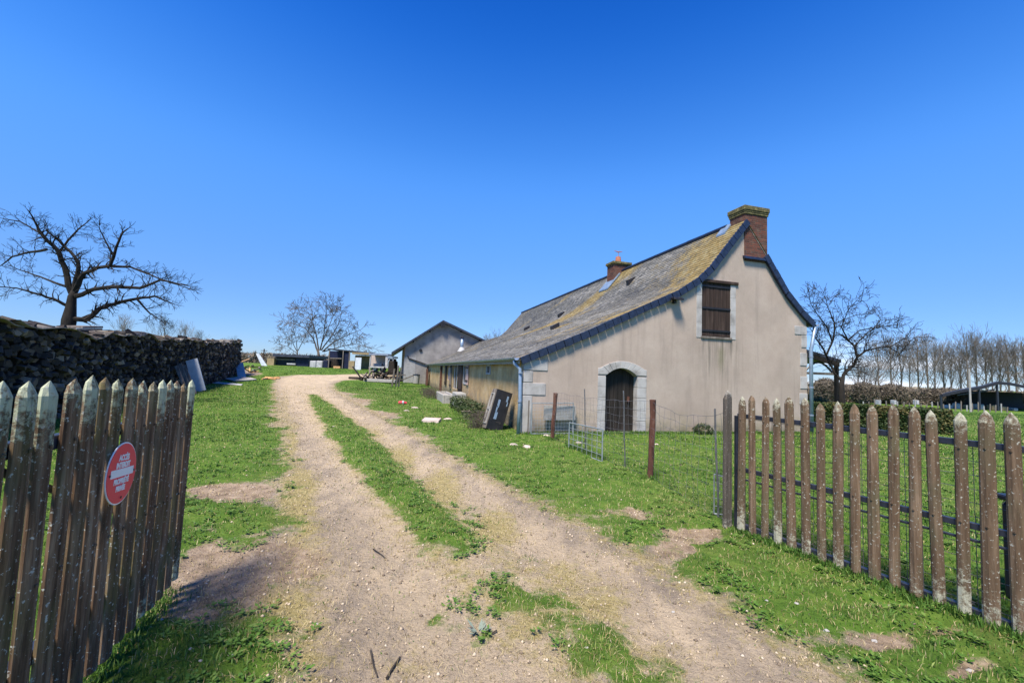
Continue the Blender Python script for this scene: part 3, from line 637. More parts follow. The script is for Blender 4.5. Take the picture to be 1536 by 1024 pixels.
for i in range(n):
    a = DO[0]+(DO[1]-DO[0])*i/n+.005; b = DO[0]+(DO[1]-DO[0])*(i+1)/n-.005
    ja = .20+.008*random.random(); mb.hexa([H(a, ja, .03), H(b, ja, .03), H(b, ja+.03, .03), H(a, ja+.03, .03), H(a, ja, arch(a, DO)), H(b, ja, arch(b, DO)), H(b, ja+.03, arch(b, DO)), H(a, ja+.03, arch(a, DO))])
dr = mb.build('door', M['dwood'], house)
hh_ = MB(); hbox(hh_, 3.22, 3.28, .16, .2, .9, 1.05); hh_.build('handle', M['rust'], dr)
hbox(MB(), 2.36, 3.48, -.06, .22, -.1, .035).build('door_step', M['stone'], house, bevel=.01)
for t0, t1 in ((5.42, SH[0]+.012), (SH[1]-.012, 6.87)):
    mb = MB()
    for z0, z1 in ((2.90, 3.35), (3.354, 3.8), (3.804, 4.2), (4.204, 4.60)): blk(mb, t0, t1, z0, z1, .012+.003*random.random())
    mb.build('loft_surround', M['stone'], house, bevel=.004)
mb = MB(); blk(mb, 5.44, 6.95, 4.62, 4.71, .05); mb.build('loft_lintel', M['bwood'], house, bevel=.008)
mb = MB(); n = 7
for i in range(n):
    a = SH[0]+(SH[1]-SH[0])*i/n+.005; b = SH[0]+(SH[1]-SH[0])*(i+1)/n-.005; j = .006*random.random(); hbox(mb, a, b, .02-j, .05-j, SH[2]+.02+.02*random.random(), SH[3]-.05)
ls = mb.build('loft_door', M['bwood'], house)
for z_ in (3.10, 3.80, 4.48): hbox(MB(), SH[0]+.01, SH[1]-.01, -.008, .012, z_, z_+.055).build('strap_hinge', M['black'], ls)
hbox(MB(), 5.58, 6.71, -.04, .1, 2.88, 2.95).build('loft_sill', M['gwood'], house, bevel=.006)
# roof: courses of slates laid along the curved profile
def slates(name, prof, L0, L1, thick, mat, parent, seed, lich=True, side=1):
    rg = np.random.default_rng(seed); seg = [0]
    for (a, za), (b, zb) in zip(prof, prof[1:]): seg.append(seg[-1]+math.hypot(b-a, zb-za))
    def at(s):
        s = min(max(s, 0), seg[-1]-1e-6)
        for i in range(len(prof)-1):
            if s <= seg[i+1]:
                k = (s-seg[i])/(seg[i+1]-seg[i]); a, b = prof[i], prof[i+1]
                tx, tz_ = (b[0]-a[0]), (b[1]-a[1]); l = math.hypot(tx, tz_); return a[0]+tx*k, a[1]+tz_*k, tx/l, tz_/l
    ex = .135; wS = .22; V = []; Fq = []; tn = []; li = []; nrow = int(seg[-1]/ex)+1; tot = seg[-1]
    for r_ in range(nrow):
        s = r_*ex; t, z, tx, tz_ = at(s); t2, z2, _, _ = at(min(s+ex*1.25, tot)); nx_, nz_ = -tz_*side, tx*side
        if nz_ < 0: nx_, nz_ = -nx_, -nz_
        L = L0-(wS/2 if r_ % 2 else 0)
        while L < L1:
            a = max(L, L0); b = min(L+wS*.985, L1); L += wS
            if b-a < .03: continue
            slip = rg.normal(0, .006) if rg.random() > .02 else rg.random()*-.05
            th = thick*(.7+.9*rg.random()); th2 = thick*(.7+.9*rg.random())
            P0 = (t+tx*slip, z+tz_*slip); lf = .004
            q = [H(P0[0]+nx_*(lf+th), a, P0[1]+nz_*(lf+th)), H(P0[0]+nx_*(lf+th2), b, P0[1]+nz_*(lf+th2)), H(t2+nx_*lf, b, z2+nz_*lf), H(t2+nx_*lf, a, z2+nz_*lf),
                 H(P0[0], a, P0[1]), H(P0[0], b, P0[1])]
            n0 = len(V); V.extend([tuple(v) for v in q]); Fq.extend([(n0, n0+1, n0+2, n0+3), (n0+4, n0+5, n0+1, n0), (n0+4, n0, n0+3, n0+3), (n0+1, n0+5, n0+2, n0+2)][:2])
            mL = (a+b)/2; f = s/tot
            f1 = float(fbm(np.array([mL*.28]), np.array([s*1.1]), 4)[0]); band = float(fbm(np.array([mL*.55+s*.5+31]), np.array([s*.35+3.]), 4)[0])
            tnt = np.clip(.12+f1*.75+rg.normal(0, .13), 0, 1); tn += [tnt]*6
            k = 0
            if lich:
                k = .27*np.exp(-((mL-.2)/1.7)**2)*np.clip((f-.30)/.4, 0, 1)+.10*np.exp(-(mL/.5)**2)          # beside the verge, up by the big chimney
                k += .22*np.exp(-((f-.86)/.14)**2)*np.clip(1-mL/9, 0, 1)
                k += .42*np.exp(-((mL-(7.4+(0.92-f)*9.5))/1.1)**2)*np.clip((f-.33)/.2, 0, 1)                 # streak below the small chimney
                k += .50*np.exp(-((mL-5.9)/.8)**2-((s-3.9)/.35)**2)
                k += .30*np.clip(band-.52, 0, 1)*3-.05
            li += [float(k)]*6
    o = npmesh(name, V, Fq, mat, dict(tint=tn, lich=li), parent); return o
LP = [p for p in PROF if p[0] <= 7.22]; RP = [p for p in PROF if p[0] >= 7.22]
roof = slates('roof', LP, -.06, LM, .012, M['slate'], house, 3)
roof['label'] = 'curved slate roof slope with yellow lichen'
slates('rear_roof', RP[::-1], -.06, LM, .012, M['slate'], house, 4, side=-1)
low = [(-.16, 2.0), (1.79, 2.85), (3.26, 3.56), (5.3, 4.62)]
slates('low_roof', low, LM, LE+.1, .012, M['slate_plain'], house, 5, lich=False)
mb = MB(); mb.hexa([H(5.3, LM, 4.5), H(10.0, LM, 3.4), H(10.0, LE+.1, 3.4), H(5.3, LE+.1, 4.5), H(5.3, LM, 4.62), H(10.02, LM, 3.55), H(10.02, LE+.1, 3.55), H(5.3, LE+.1, 4.62)]); mb.build('low_roof_back', M['slate_plain'], house)
# deck under the slates, so that the roof has a thickness
mb = MB()
for (a, za), (b, zb) in zip(PROF, PROF[1:]): mb.hexa([H(a, -.04, za-.06), H(b, -.04, zb-.06), H(b, LM, zb-.06), H(a, LM, za-.06), H(a, -.04, za-.004), H(b, -.04, zb-.004), H(b, LM, zb-.004), H(a, LM, za-.004)])
for (a, za), (b, zb) in zip(low, low[1:]): mb.hexa([H(a, LM, za-.06), H(b, LM, zb-.06), H(b, LE+.08, zb-.06), H(a, LE+.08, za-.06), H(a, LM, za-.004), H(b, LM, zb-.004), H(b, LE+.08, zb-.004), H(a, LE+.08, za-.004)])
mb.build('roof_deck', M['gwood'], house)
def verge(name, pts, drop=.17):
    mb = MB(); tot = 0
    P = []
    for (a, za), (b, zb) in zip(pts, pts[1:]):
        n = max(1, int(math.hypot(b-a, zb-za)/.24))
        for i in range(n): P.append((a+(b-a)*i/n, za+(zb-za)*i/n))
    P.append(pts[-1])
    for (a, za), (b, zb) in zip(P, P[1:]):
        l = math.hypot(b-a, zb-za); ux, uz = (b-a)/l, (zb-za)/l; g_ = .008; j = random.random()*.012
        px, pz_ = (uz, -ux) if -ux < 0 else (-uz, ux)
        a2, za2, b2, zb2 = a+ux*g_, za+uz*g_, b-ux*g_, zb-uz*g_; d = drop+j
        f0 = -.105-j
        mb.hexa([H(a2+px*d, f0, za2+pz_*d), H(b2+px*d, f0, zb2+pz_*d), H(b2+px*d, -.03, zb2+pz_*d), H(a2+px*d, -.03, za2+pz_*d), H(a2, f0, za2+.022), H(b2, f0, zb2+.022), H(b2, -.03, zb2+.022), H(a2, -.03, za2+.022)])
    return mb.build(name, M['navy'], house)
verge('verge', PROF[:8]); verge('verge', [(8.05, 5.72)]+PROF[9:])
mb = MB(); mb.hexa([H(7.14, -.11, 5.50), H(8.16, -.11, 5.50), H(8.16, .05, 5.54), H(7.14, .05, 5.54), H(7.14, -.10, 5.58), H(8.16, -.10, 5.58), H(8.16, .05, 5.64), H(7.14, .05, 5.64)]); mb.build('flashing', M['navy'], house)
# ridge, gutters, fascia, downpipes
mb = MB(); rz_ = 6.76
L = .75
while L < LM: l2 = min(L+1.0, LM); mb.tube([H(7.22, L, rz_+.03), H(7.22, l2-.015, rz_+.03+random.uniform(-.01, .01))], .085, 8); L = l2
mb.build('ridge_capping', M['navy'], house)
def gutter(name, t, z, L0, L1):
    mb = MB(); n = 10; vs_ = []; 
    for L in (L0, L1):
        for r_, in ((.075,), (.068,)):
            for i in range(n+1): a = math.pi+math.pi*i/n; vs_.append(H(t+r_*math.cos(a), L, z+r_*math.sin(a)))
    N = n+1; fs = []
    for i in range(n): fs += [(i, i+1, 2*N+i+1, 2*N+i), (N+i, 3*N+i, 3*N+i+1, N+i+1)]
    fs += [(0, 2*N, 3*N, N), (n, N+n, 3*N+n, 2*N+n)]
    fs += [tuple(range(N))+tuple(range(2*N-1, N-1, -1))]
    mb.add(vs_, fs); return mb.build(name, M['gutter'], house)
gutter('gutter', -.25, 2.02, -.08, LE); gutter('gutter', 10.11, 3.60, -.08, LE)
hbox(MB(), -.175, -.15, -.03, LE, 1.86, 2.02).build('fascia', M['fascia'], house)
hbox(MB(), -.150, .0, -.03, LE, 1.98, 1.995).build('soffit', M['gwood'], house)
mb = MB(); mb.tube([H(-.25, .10, 1.95), H(-.25, .10, 1.86), H(-.12, .02, 1.72), H(-.10, -.03, .9), H(-.14, -.10, -.05)], .05, 10); dp = mb.build('downpipe', M['zinc'], house, smooth=True)
for z_ in (1.62, .86): MB().tube([H(-.11, -.02-.03*(1.62-z_), z_-.02), H(-.11, -.02-.03*(1.62-z_), z_+.02)], .058, 10).build('pipe_bracket', M['gutter'], dp)
mb = MB(); mb.tube([H(10.11, .05, 3.56), H(10.05, -.03, 3.48), H(9.86, -.09, 2.95), H(9.80, -.09, 2.7), H(9.80, -.09, -.1)], .055, 10); dp = mb.build('downpipe', M['zinc'], house, smooth=True)
for z_ in (2.5, 1.5, .6): MB().tube([H(9.80, -.09, z_-.02), H(9.80, -.09, z_+.02)], .064, 10).build('pipe_bracket', M['gutter'], dp)
# chimneys with real brick courses through UVs
def chim(name, t0, t1, L0, L1, z0, z1, cap, label, capo=.07):
    mb = MB(); hbox(mb, t0, t1, L0, L1, z0, z1); o = mb.build(name, M['brick'], house); me = o.data; uv = me.uv_layers.new(name='UVMap')
    for p in me.polygons:
        nrm = p.normal
        for li in p.loop_indices:
            co = me.vertices[me.loops[li].vertex_index].co; w_ = Vector(co)
            uv.data[li].uv = ((w_.dot(HU) if abs(nrm.dot(HB)) > .5 else w_.dot(HB)), w_.z)
    c = MB()
    for a, b, e in cap: hbox(c, t0-e, t1+e, L0-e, L1+e, z1+a, z1+b)
    c.build('chimney_cap', M['cap'], o, bevel=.012)
    o['label'] = label; return o
c1 = chim('chimney', 7.20, 8.09, -.03, .60, 5.45, 6.98, [(0, .06, .03), (.062, .12, .042), (.122, .27, .060)], 'tall brick chimney flush with the gable')
c2 = chim('chimney', 6.72, 7.62, 7.55, 8.2, 6.1, 7.05, [(0, .05, .03), (.052, .17, .07)], 'short brick chimney halfway along the ridge')
mb = MB(); mb.tube([H(7.15, 7.9, 7.2), H(7.15, 7.9, 7.32), H(7.15, 7.9, 7.55)], [.17, .15, .12], 12); cp = mb.build('chimney_pot', M['terra'], c2)
mb = MB(); mb.tube([H(7.15, 7.9, 7.5), H(7.15, 7.9, 7.82)], .012, 6); mb.tube([H(6.93, 7.9, 7.84), H(7.15, 7.9, 7.80), H(7.37, 7.9, 7.84)], [.012, .03, .012], 6); mb.build('cowl', M['terra'], c2)
hbox(MB(), 6.5, 7.8, 7.3, 8.35, 6.02, 6.2)
mb = MB(); mb.hexa([H(6.35, 7.40, 5.78), H(7.0, 7.40, 6.56), H(7.0, 8.35, 6.56), H(6.35, 8.35, 5.78), H(6.35, 7.40, 5.84), H(7.0, 7.40, 6.64), H(7.0, 8.35, 6.64), H(6.35, 8.35, 5.84)]); mb.build('chimney_flashing', M['zinc'], house)
mb = MB(); mb.hexa([H(6.95, .55, 6.46), H(7.22, .55, 6.80), H(7.22, .95, 6.80), H(6.95, .95, 6.46), H(6.95, .55, 6.52), H(7.22, .55, 6.86), H(7.22, .95, 6.86), H(6.95, .95, 6.52)]); mb.build('chimney_flashing', M['zinc'], house)
# small dormer vents standing out of the slates
for t, L in ((6.3, 5.3), (5.6, 11.5), (3.2, 6.2), (5.0, 16.)):
    z = pz(t); mb = MB(); mb.hexa([H(t-.12, L-.11, z-.1), H(t+.2, L-.11, z+.1), H(t+.2, L+.11, z+.1), H(t-.12, L+.11, z-.1), H(t-.16, L-.09, z+.10), H(t+.2, L-.09, z+.30), H(t+.2, L+.09, z+.30), H(t-.16, L+.09, z+.10)])
    mb.build('roof_vent', M['black'], house)
# stove pipe on the low roof
mb = MB(); mb.tube([H(3.1, 31.2, 3.3), H(3.1, 31.2, 4.75)], .16, 10); sp_ = mb.build('stove_pipe', M['zinc'], house, smooth=True)
mb = MB(); mb.tube([H(3.1, 31.2, 4.8), H(3.1, 31.2, 4.98)], [.26, .05], 10); mb.build('rain_cap', M['black'], sp_)
mb = MB(); mb.tube([H(3.1, 31.2, 3.4), H(3.1, 31.2, 3.85)], [.45, .17], 8); mb.build('pipe_flashing', M['white'], sp_)
# security lamp on the gable
lp = thing('security_lamp', H(4.60, 0, 3.93), 'black security lamp on the gable below the curved verge', 'lamp')
mb = MB(); hbox(mb, 4.56, 4.64, -.10, -.0, 3.86, 3.96); mb.build('bracket', M['black'], lp)
mb = MB(); mb.hexa([H(4.44, -.30, 3.93), H(4.76, -.30, 3.93), H(4.76, -.06, 3.97), H(4.44, -.06, 3.97), H(4.44, -.28, 4.0), H(4.76, -.28, 4.0), H(4.76, -.06, 4.03), H(4.44, -.06, 4.03)]); mb.build('lamp_head', M['black'], lp, bevel=.01)
# ------------------------------------------------------------------ picket gates
def picket_mesh(mb, base, ang, h, wd, th, lean=(0, 0), tipk=1.0, jit=0.):
    """half-round stake with a pointed top; ang = direction of its width"""
    ux = Vector((math.cos(ang), math.sin(ang), 0)); nx_ = Vector((-ux.y, ux.x, 0)); B = Vector(base)
    prof = [(-.5, 0), (-.5, .35), (-.34, .8), (0, 1), (.34, .8), (.5, .35), (.5, 0)]
    lv = [(0, 1), (h*.3, 1), (h*.62, .98), (h-wd*1.0*tipk, .97), (h-wd*.45*tipk, .66), (h, .05)]; vs_ = []
    for z, k in lv:
        off = Vector((lean[0]*z/h, lean[1]*z/h, z)); ww = 1+random.uniform(-.04, .04)
        for a, b in prof:
            vs_.append(B+off+ux*(a*wd*k*ww)+nx_*((b*th)*(k if k < .9 else 1)+(.3*th if k < .1 else 0)))
    n = len(prof); fs = []
    for i in range(len(lv)-1):
        for j in range(n): a = i*n+j; b = i*n+(j+1) % n; fs.append((a, b, b+n, a+n))
    fs += [tuple(range(n))[::-1], tuple(range((len(lv)-1)*n, len(lv)*n))]
    mb.add(vs_, fs)
    for z in (h*.82, h*.45): mb.box(B+Vector((lean[0]*z/h, lean[1]*z/h, z))+nx_*th*1.0, (.012, .012, .012))
def gate(name, label, F0, F1, n, h0, h1, mat, side, zb0=.02, zb1=.02, wd=.085, frame='steel'):
    """pickets from the far end F0 towards the camera at F1; side = +1 when the picket faces look right"""
    F0 = Vector((*F0, 0)); F1 = Vector((*F1, 0)); d = (F1-F0); Lg = d.length; ud = d/Lg; ang = math.atan2(ud.y, ud.x)
    g = thing(name, (F0.x, F0.y, gz(F0.x, F0.y)), label, 'gate')
    back = Vector((ud.y, -ud.x, 0))   # away from the picket faces when nx_ is the face side
    for i in range(n):
        k = i/(n-1); p = F0+d*k; mb = MB(); hh = h0+(h1-h0)*k+random.uniform(-.026, .02); zb = zb0+(zb1-zb0)*k+random.uniform(-.01, .015)
        a = ang if side > 0 else ang+math.pi
        picket_mesh(mb, (p.x, p.y, zb), a, hh-zb, wd*random.uniform(.86, 1.08), .032, (lambda e: (ud.x*e, ud.y*e))(random.uniform(-.02, .02)), random.uniform(.8, 1.15)*(.6 if side > 0 else 1))
        mm = mat
        o = mb.build('picket', mm, g, smooth=False)
    return g, F0, ud, Lg, back
def rail(g, F0, ud, L0, L1, off, z0, z1, hgt_, dep, mat, name='rail'):
    nrm = Vector((-ud.y, ud.x, 0)); a = F0+ud*L0+nrm*off; b = F0+ud*L1+nrm*off; q = []
    for zz_ in (-hgt_/2, hgt_/2):
        q += [a+UZ*(z0+zz_), b+UZ*(z1+zz_), b+nrm*dep+UZ*(z1+zz_), a+nrm*dep+UZ*(z0+zz_)]
    mb = MB(); mb.hexa(q); return mb.build(name, mat, g, bevel=.003)
# left leaf: far end (-2.4, 3.22) coming back past the camera
LF0 = (-2.40, 3.22); dv = Vector((.348, -.937)).normalized()
gl, F0, ud, Lg, _ = gate('picket_gate', 'dark mossy picket gate leaf standing open on the left, carrying the red round sign', LF0, (LF0[0]+dv.x*1.87, LF0[1]+dv.y*1.87), 15, 1.49, 1.575, M['picketL'], 1, .05, .12, .094)
for z0, z1 in ((1.22, 1.30), (.38, .44)): rail(gl, F0, ud, -.04, 1.92, -.05, z0, z1, .06, .045, M['darksteel'])
mb = MB()
nr = Vector((-ud.y, ud.x, 0)); a = F0+ud*.0+nr*-.03; b = F0+ud*1.86+nr*-.03
mb.tube([a+UZ*.40, b+UZ*1.27], .016, 6); mb.build('brace', M['darksteel'], gl)
# right leaf
RF0 = (2.52, 4.86); dv2 = Vector((.92, -1.93)).normalized()
gr, G0, ud2, Lg2, _ = gate('picket_gate', 'long brown picket gate leaf with dark steel frame standing open on the right', (RF0[0]+dv2.x*.11, RF0[1]+dv2.y*.11), (RF0[0]+dv2.x*2.40, RF0[1]+dv2.y*2.40), 18, 1.49, 1.49, M['picketR'], -1, .035, .05, .083)
for z, hh, dp_ in ((1.255, .045, .04), (.67, .045, .04), (.57, .018, .018), (.07, .05, .05)): rail(gr, G0, ud2, -.06, 2.5, .012, z, z, hh, dp_, M['darksteel'])
mb = MB(); nr2 = Vector((-ud2.y, ud2.x, 0))
k = 0.0
while k < 2.4:
    a = G0+ud2*k+nr2*.07; mb.tube([a+UZ*.08, a+UZ*1.24], .0026, 3, False); k += .10
for z in [.12+.1*i for i in range(12)]:
    pts = [G0+ud2*(i*.2)+nr2*.07+UZ*(z+random.uniform(-.008, .008)) for i in range(13)]; mb.tube(pts, .0026, 3, False)
mb.build('wire_mesh', M['wire'], gr)
# post the right leaf closes against
gp = thing('gate_post', (RF0[0], RF0[1], 0), 'grey pointed timber post between the far end of the right gate and the netting', 'post')
mb = MB(); picket_mesh(mb, (RF0[0]-.02, RF0[1]+.03, 0), math.atan2(.92, -1.93)-2.2, 1.53, .10, .07); mb.build('post', M['picketG'], gp)
mb = MB(); mb.box((RF0[0]+.045, RF0[1]-.02, .62), (.045, .045, 1.26)); mb.build('hinge_tube', M['darksteel'], gp)
# ------------------------------------------------------------------ the red sign
mid = at_depth(181, 709, 1); d0 = mid-CAM
nrm = Vector((-ud.y, ud.x, 0))       # faces the drive
t_ = ((F0+nrm*.035-CAM).dot(nrm))/d0.dot(nrm); SC = CAM+d0*t_
sg = thing('round_sign', SC, 'round red sign with white French lettering fixed to the left gate', 'sign')
dirx = ud*-1.0 if (ud*-1.0).dot(Vector((1, 0, 0))) else ud     # reading direction: towards the far end? set below
# seen from the drive, text reads left (near camera) to right (far end)
dirx = -ud
rot = R(5.); ex_ = (dirx*math.cos(rot)-UZ*math.sin(rot)); ez_ = (UZ*math.cos(rot)+dirx*math.sin(rot))
def disc(name, r0, off0, off1, mat, n=40):
    mb = MB(); P = [(r0*math.cos(2*math.pi*i/n), r0*math.sin(2*math.pi*i/n)) for i in range(n)]
    mb.prism(P, lambda a, b, d: SC+ex_*a+ez_*b+nrm*d, off0, off1); return mb.build(name, mat, sg)
q = Mt('sign_red', .45, .4); v = q.coord(); q.color(q.mix(q.rng(q.noise(9, v, 5), .5, .75, 0, .25), (.86, .03, .07), (.82, .09, .12))); M['sign_red'] = q.m
M['enamel'] = simple('white_enamel', (.78, .78, .78), (.86, .86, .86), 5, .4, 0); disc('rim', .157, .0, .004, M['enamel']); disc('plate', .150, .0045, .0065, M['sign_red'])
mb = MB(); mb.prism([(-.118, -.020), (.118, -.020), (.118, .020), (-.118, .020)], lambda a, b, d: SC+ex_*a+ez_*(b+.004)+nrm*d, .0067, .0078); mb.build('bar', M['enamel'], sg)
def text(s, size, cx_, cz_, parent, mat, ex, ez, nr, C0, off, squash=1.0):
    cu = bpy.data.curves.new('txt', 'FONT'); cu.body = s; cu.size = size; cu.align_x = 'CENTER'; cu.align_y = 'CENTER'; cu.offset = .0020; cu.extrude = .0006; cu.resolution_u = 3
    to = bpy.data.objects.new('txt', cu); COL.objects.link(to); bpy.context.view_layer.update()
    me = bpy.data.meshes.new_from_object(to.evaluated_get(bpy.context.evaluated_depsgraph_get())); bpy.data.objects.remove(to)
    par = otot(parent)
    for vtx in me.vertices:
        c = vtx.co.copy(); w_ = C0+ex*(c.x*squash+cx_)+ez*(c.y+cz_)+nr*(off+c.z); vtx.co = w_-par
    me.materials.clear(); me.materials.append(mat); o = bpy.data.objects.new('lettering', me); COL.objects.link(o); o.parent = parent; return o
for s, sz, cx_, cz_ in (('ACCÈS', .040, 0, .078), ('INTERDIT', .038, 0, .041), ('PROPRIÉTÉ', .036, 0, -.040), ('PRIVÉE', .036, 0, -.077)):
    text(s, sz, cx_, cz_, sg, M['enamel'], ex_, ez_, nrm, SC, .0075, .88)
for a, b in ((.127, .0), (-.127, .0), (.02, -.125)): MB().tube([SC+ex_*a+ez_*b+nrm*.006, SC+ex_*a+ez_*b+nrm*.010], .006, 8).build('screw', M['darksteel'], sg)
# ------------------------------------------------------------------ wire fence between drive and garden
P1 = ground_at(828, 660); P2 = ground_at(975, 720); P3 = Vector((RF0[0], RF0[1]+.06, 0))
wf = thing('wire_fence', (P1.x, P1.y, 0), 'sagging wire netting fence with rusty posts between drive and house lawn', 'fence')
def post(px_, r_, h, lean, mat, nm='post', par=None):
    p = Vector((px_.x, px_.y, gz(px_.x, px_.y)-.05)); mb = MB(); n = 5
    pts = [p+Vector((lean[0]*i/n, lean[1]*i/n, h*i/n))+Vector((random.uniform(-.006, .006), 0, 0)) for i in range(n+1)]
    mb.tube(pts, [r_*random.uniform(.92, 1.08) for _ in pts], 7); return mb.build(nm, mat, par or wf)
post(P1, .052, 1.20, (.05, 0), M['rust']); post(P2, .050, 1.30, (.03, 0), M['rust'])
r1 = P1.lerp(P2, .42); r2 = P1.lerp(P2, .80); r3 = P2.lerp(P3, .88)
for p, h in ((r1, 1.35), (r2, 1.4), (r3, 1.33)): post(p+Vector((.05, .05, 0)), .012, h, (-.05, 0), M['wire'], 'thin_stake')
PB = P1+Vector((-.95, .75, 0))
mb = MB()
for a, b, h0, h1 in ((P1, P2, 1.12, 1.20), (P2, P3, 1.20, 1.24)):
    n = max(4, int((b-a).length/.15)); nz = 9
    def net(i, j):
        k = i/n; p = a.lerp(b, k); sag = .13*math.sin(math.pi*k); top = h0+(h1-h0)*k-sag*(1 if a is P2 else .5)
        return Vector((p.x+.015*math.sin(i*1.7+j), p.y+.01*math.cos(i*2.1), gz(p.x, p.y)+.03+top*(j/(nz-1))**.9+.012*math.sin(i*1.3+j*2)))
    for i in range(n+1): mb.tube([net(i, j) for j in range(nz)], .0022, 3, False)
    for j in range(nz): mb.tube([net(i, j) for i in range(n+1)], .0026 if j == nz-1 else .0020, 3, False)
mb.build('netting', M['wire'], wf)
def panel(name, label, cat, A_, B_, z0a, z0b, z1a, z1b, nh, nv, rad, frad, mat, sheet=None):
    A_, B_ = Vector(A_), Vector(B_); t = thing(name, (A_.x, A_.y, gz(A_.x, A_.y)), label, cat)
    g_ = lambda k, j: A_.lerp(B_, k)+UZ*((z0a+(z0b-z0a)*k)*(1-j)+(z1a+(z1b-z1a)*k)*j)
    mb = MB()
    for k in (0, 1): mb.tube([g_(k, 0), g_(k, 1)], frad, 6)
    for j in (0, 1): mb.tube([g_(0, j), g_(1, j)], frad, 6)
    mb.build('frame', mat, t); mb = MB()
    for i in range(1, nh): mb.tube([g_(0, i/nh), g_(1, i/nh)], rad, 4, False)
    for i in range(1, nv): mb.tube([g_(i/nv, 0), g_(i/nv, 1)], rad*.8, 4, False)
    mb.build('bars', mat, t); return t, g_
pa = ground_at(853, 674); pb = ground_at(903, 694)
panel('sheep_hurdle', 'small galvanised hurdle standing askew in the grass beside the netting', 'hurdle', (pa.x, pa.y, 0), (pb.x, pb.y, 0), .02, .02, .58, .62, 5, 7, .007, .014, M['steel'])
pa = ground_at(796, 652); pb = ground_at(862, 648)
t, g_ = panel('mesh_panel', 'grey wire mesh panel propped against the gable foot', 'panel', (pa.x, pa.y-.15, 0), (pb.x-.15, 11.62, 0), .05, .05, .84, .86, 9, 14, .0035, .014, M['steel'])
mb = MB(); mb.box((pa.x-.08, pa.y-.1, .45), (.035, .035, .92)); mb.build('stake', M['gwood'], t)
hbox(MB(), .55, 1.45, -.16, -.10, .40, .78).build('grey_board', M['concrete'], None)
o = bpy.data.objects['grey_board']; tag(o, 'grey board leaning behind the mesh panel at the gable foot', 'board')
pa = ground_at(1074, 776)
panel('wire_crate', 'small galvanised mesh offcut tied beside the grey gate post', 'mesh', (pa.x, pa.y+.05, 0), (pa.x+.16, pa.y+.02, 0), .03, .03, .50, .46, 5, 3, .004, .008, M['steel'])
# ------------------------------------------------------------------ things by the long wall
cb = thing('old_cabinet', (-.42, 12.0, gz(-.42, 12.0)), 'black discarded cupboard with paint flaking, tipped against the ochre wall', 'cupboard')
Mc = Matrix.Rotation(R(14), 3, 'Y') @ Matrix.Rotation(R(-9), 3, 'X') @ Matrix.Rotation(R(16), 3, 'Z')
def cbx(c, s): mb = MB(); mb.box(Vector((-.33, 12.1, .54))+Mc @ Vector(c), s, Mc); return mb
cbx((0, .0, 0), (.46, .40, 1.12)).build('carcass', M['black'], cb, bevel=.008)
fl = cbx((-.245, -.0, 0), (.02, .40, 1.12))
fl.build('side_panel', M['gwood'], cb)
for zc in (-.22, .22):
    mb = MB()
    for a, b, s in ((0, .2, (.03, .30, .03)), (0, -.2, (.03, .30, .03)), (.14, 0, (.03, .03, .40)), (-.14, 0, (.03, .03, .40))): mb.box(Vector((-.33, 12.1, .54))+Mc @ Vector((-.265, a, zc+b)), s, Mc)
    mb.build('panel_frame', M['concrete'], cb)
mb = MB()
for i, (a, c, s_x, s_z) in enumerate(((-.08, .18, .06, .22), (-.09, .02, .04, .20), (-.07, -.16, .08, .20), (.13, .36, .05, .16), (.16, .22, .03, .12))): mb.box(Vector((-.33, 12.1, .54))+Mc @ Vector((a, -.203, c)), (s_x, .006, s_z), Mc)
mb.build('paint_patch', M['zinc'], cb, bevel=.002)
# stone trough, slabs, litter
tr = ground_at(664, 604); trc = H(-.75, 10.9, gz(*H(-.75, 10.9, 0)[:2]))
t = thing('stone_trough', trc, 'long pale stone trough in the weeds below the boarded opening', 'trough')
mb = MB(); z = trc.z-.1
for t0, t1, L0, L1 in ((-1.05, -.95, 9.4, 12.6), (-.55, -.45, 9.4, 12.6), (-.95, -.55, 9.4, 9.52), (-.95, -.55, 12.48, 12.6)): hbox(mb, t0, t1, L0, L1, z, z+.50)
mb.build('basin', M['concrete'], t, bevel=.02); hbox(MB(), -.95, -.55, 9.52, 12.48, z, z+.4).build('bottom', M['concrete'], t)
st_ = thing('stone_block', H(-.35, 8.1, 0), 'squat cream stone block between trough and cupboard', 'block'); mb = MB(); hbox(mb, -.7, -.25, 7.5, 8.8, -.1, .62); mb.build('block', M['fascia'], st_, bevel=.03)
s1 = ground_at(647, 634); mb = MB(); mb.hexa([s1+Vector(v) for v in ((-.28, -.16, -.02), (.24, -.20, -.02), (.28, .18, .0), (-.26, .2, .0), (-.27, -.14, .10), (.25, -.16, .10), (.27, .18, .14), (-.25, .2, .14))])
tag(mb.build('stone_slab', M['pinkstone'], None, bevel=.01), 'flat pinkish stone slab lying on the grass beside the drive', 'slab')
s1 = ground_at(603, 607); mb = MB(); mb.tube([s1+Vector((-.15, 0, .09)), s1+Vector((.0, 0, .10)), s1+Vector((.2, .03, .08))], [.07, .08, .05], 8); rc = mb.build('crushed_can', M['red'], None, smooth=False)
tag(rc, 'red and white crushed container lying in the grass near the drive', 'container'); mb = MB(); mb.tube([s1+Vector((.0, 0, .10)), s1+Vector((.08, .01, .095))], .085, 8); mb.build('white_band', M['white'], rc)
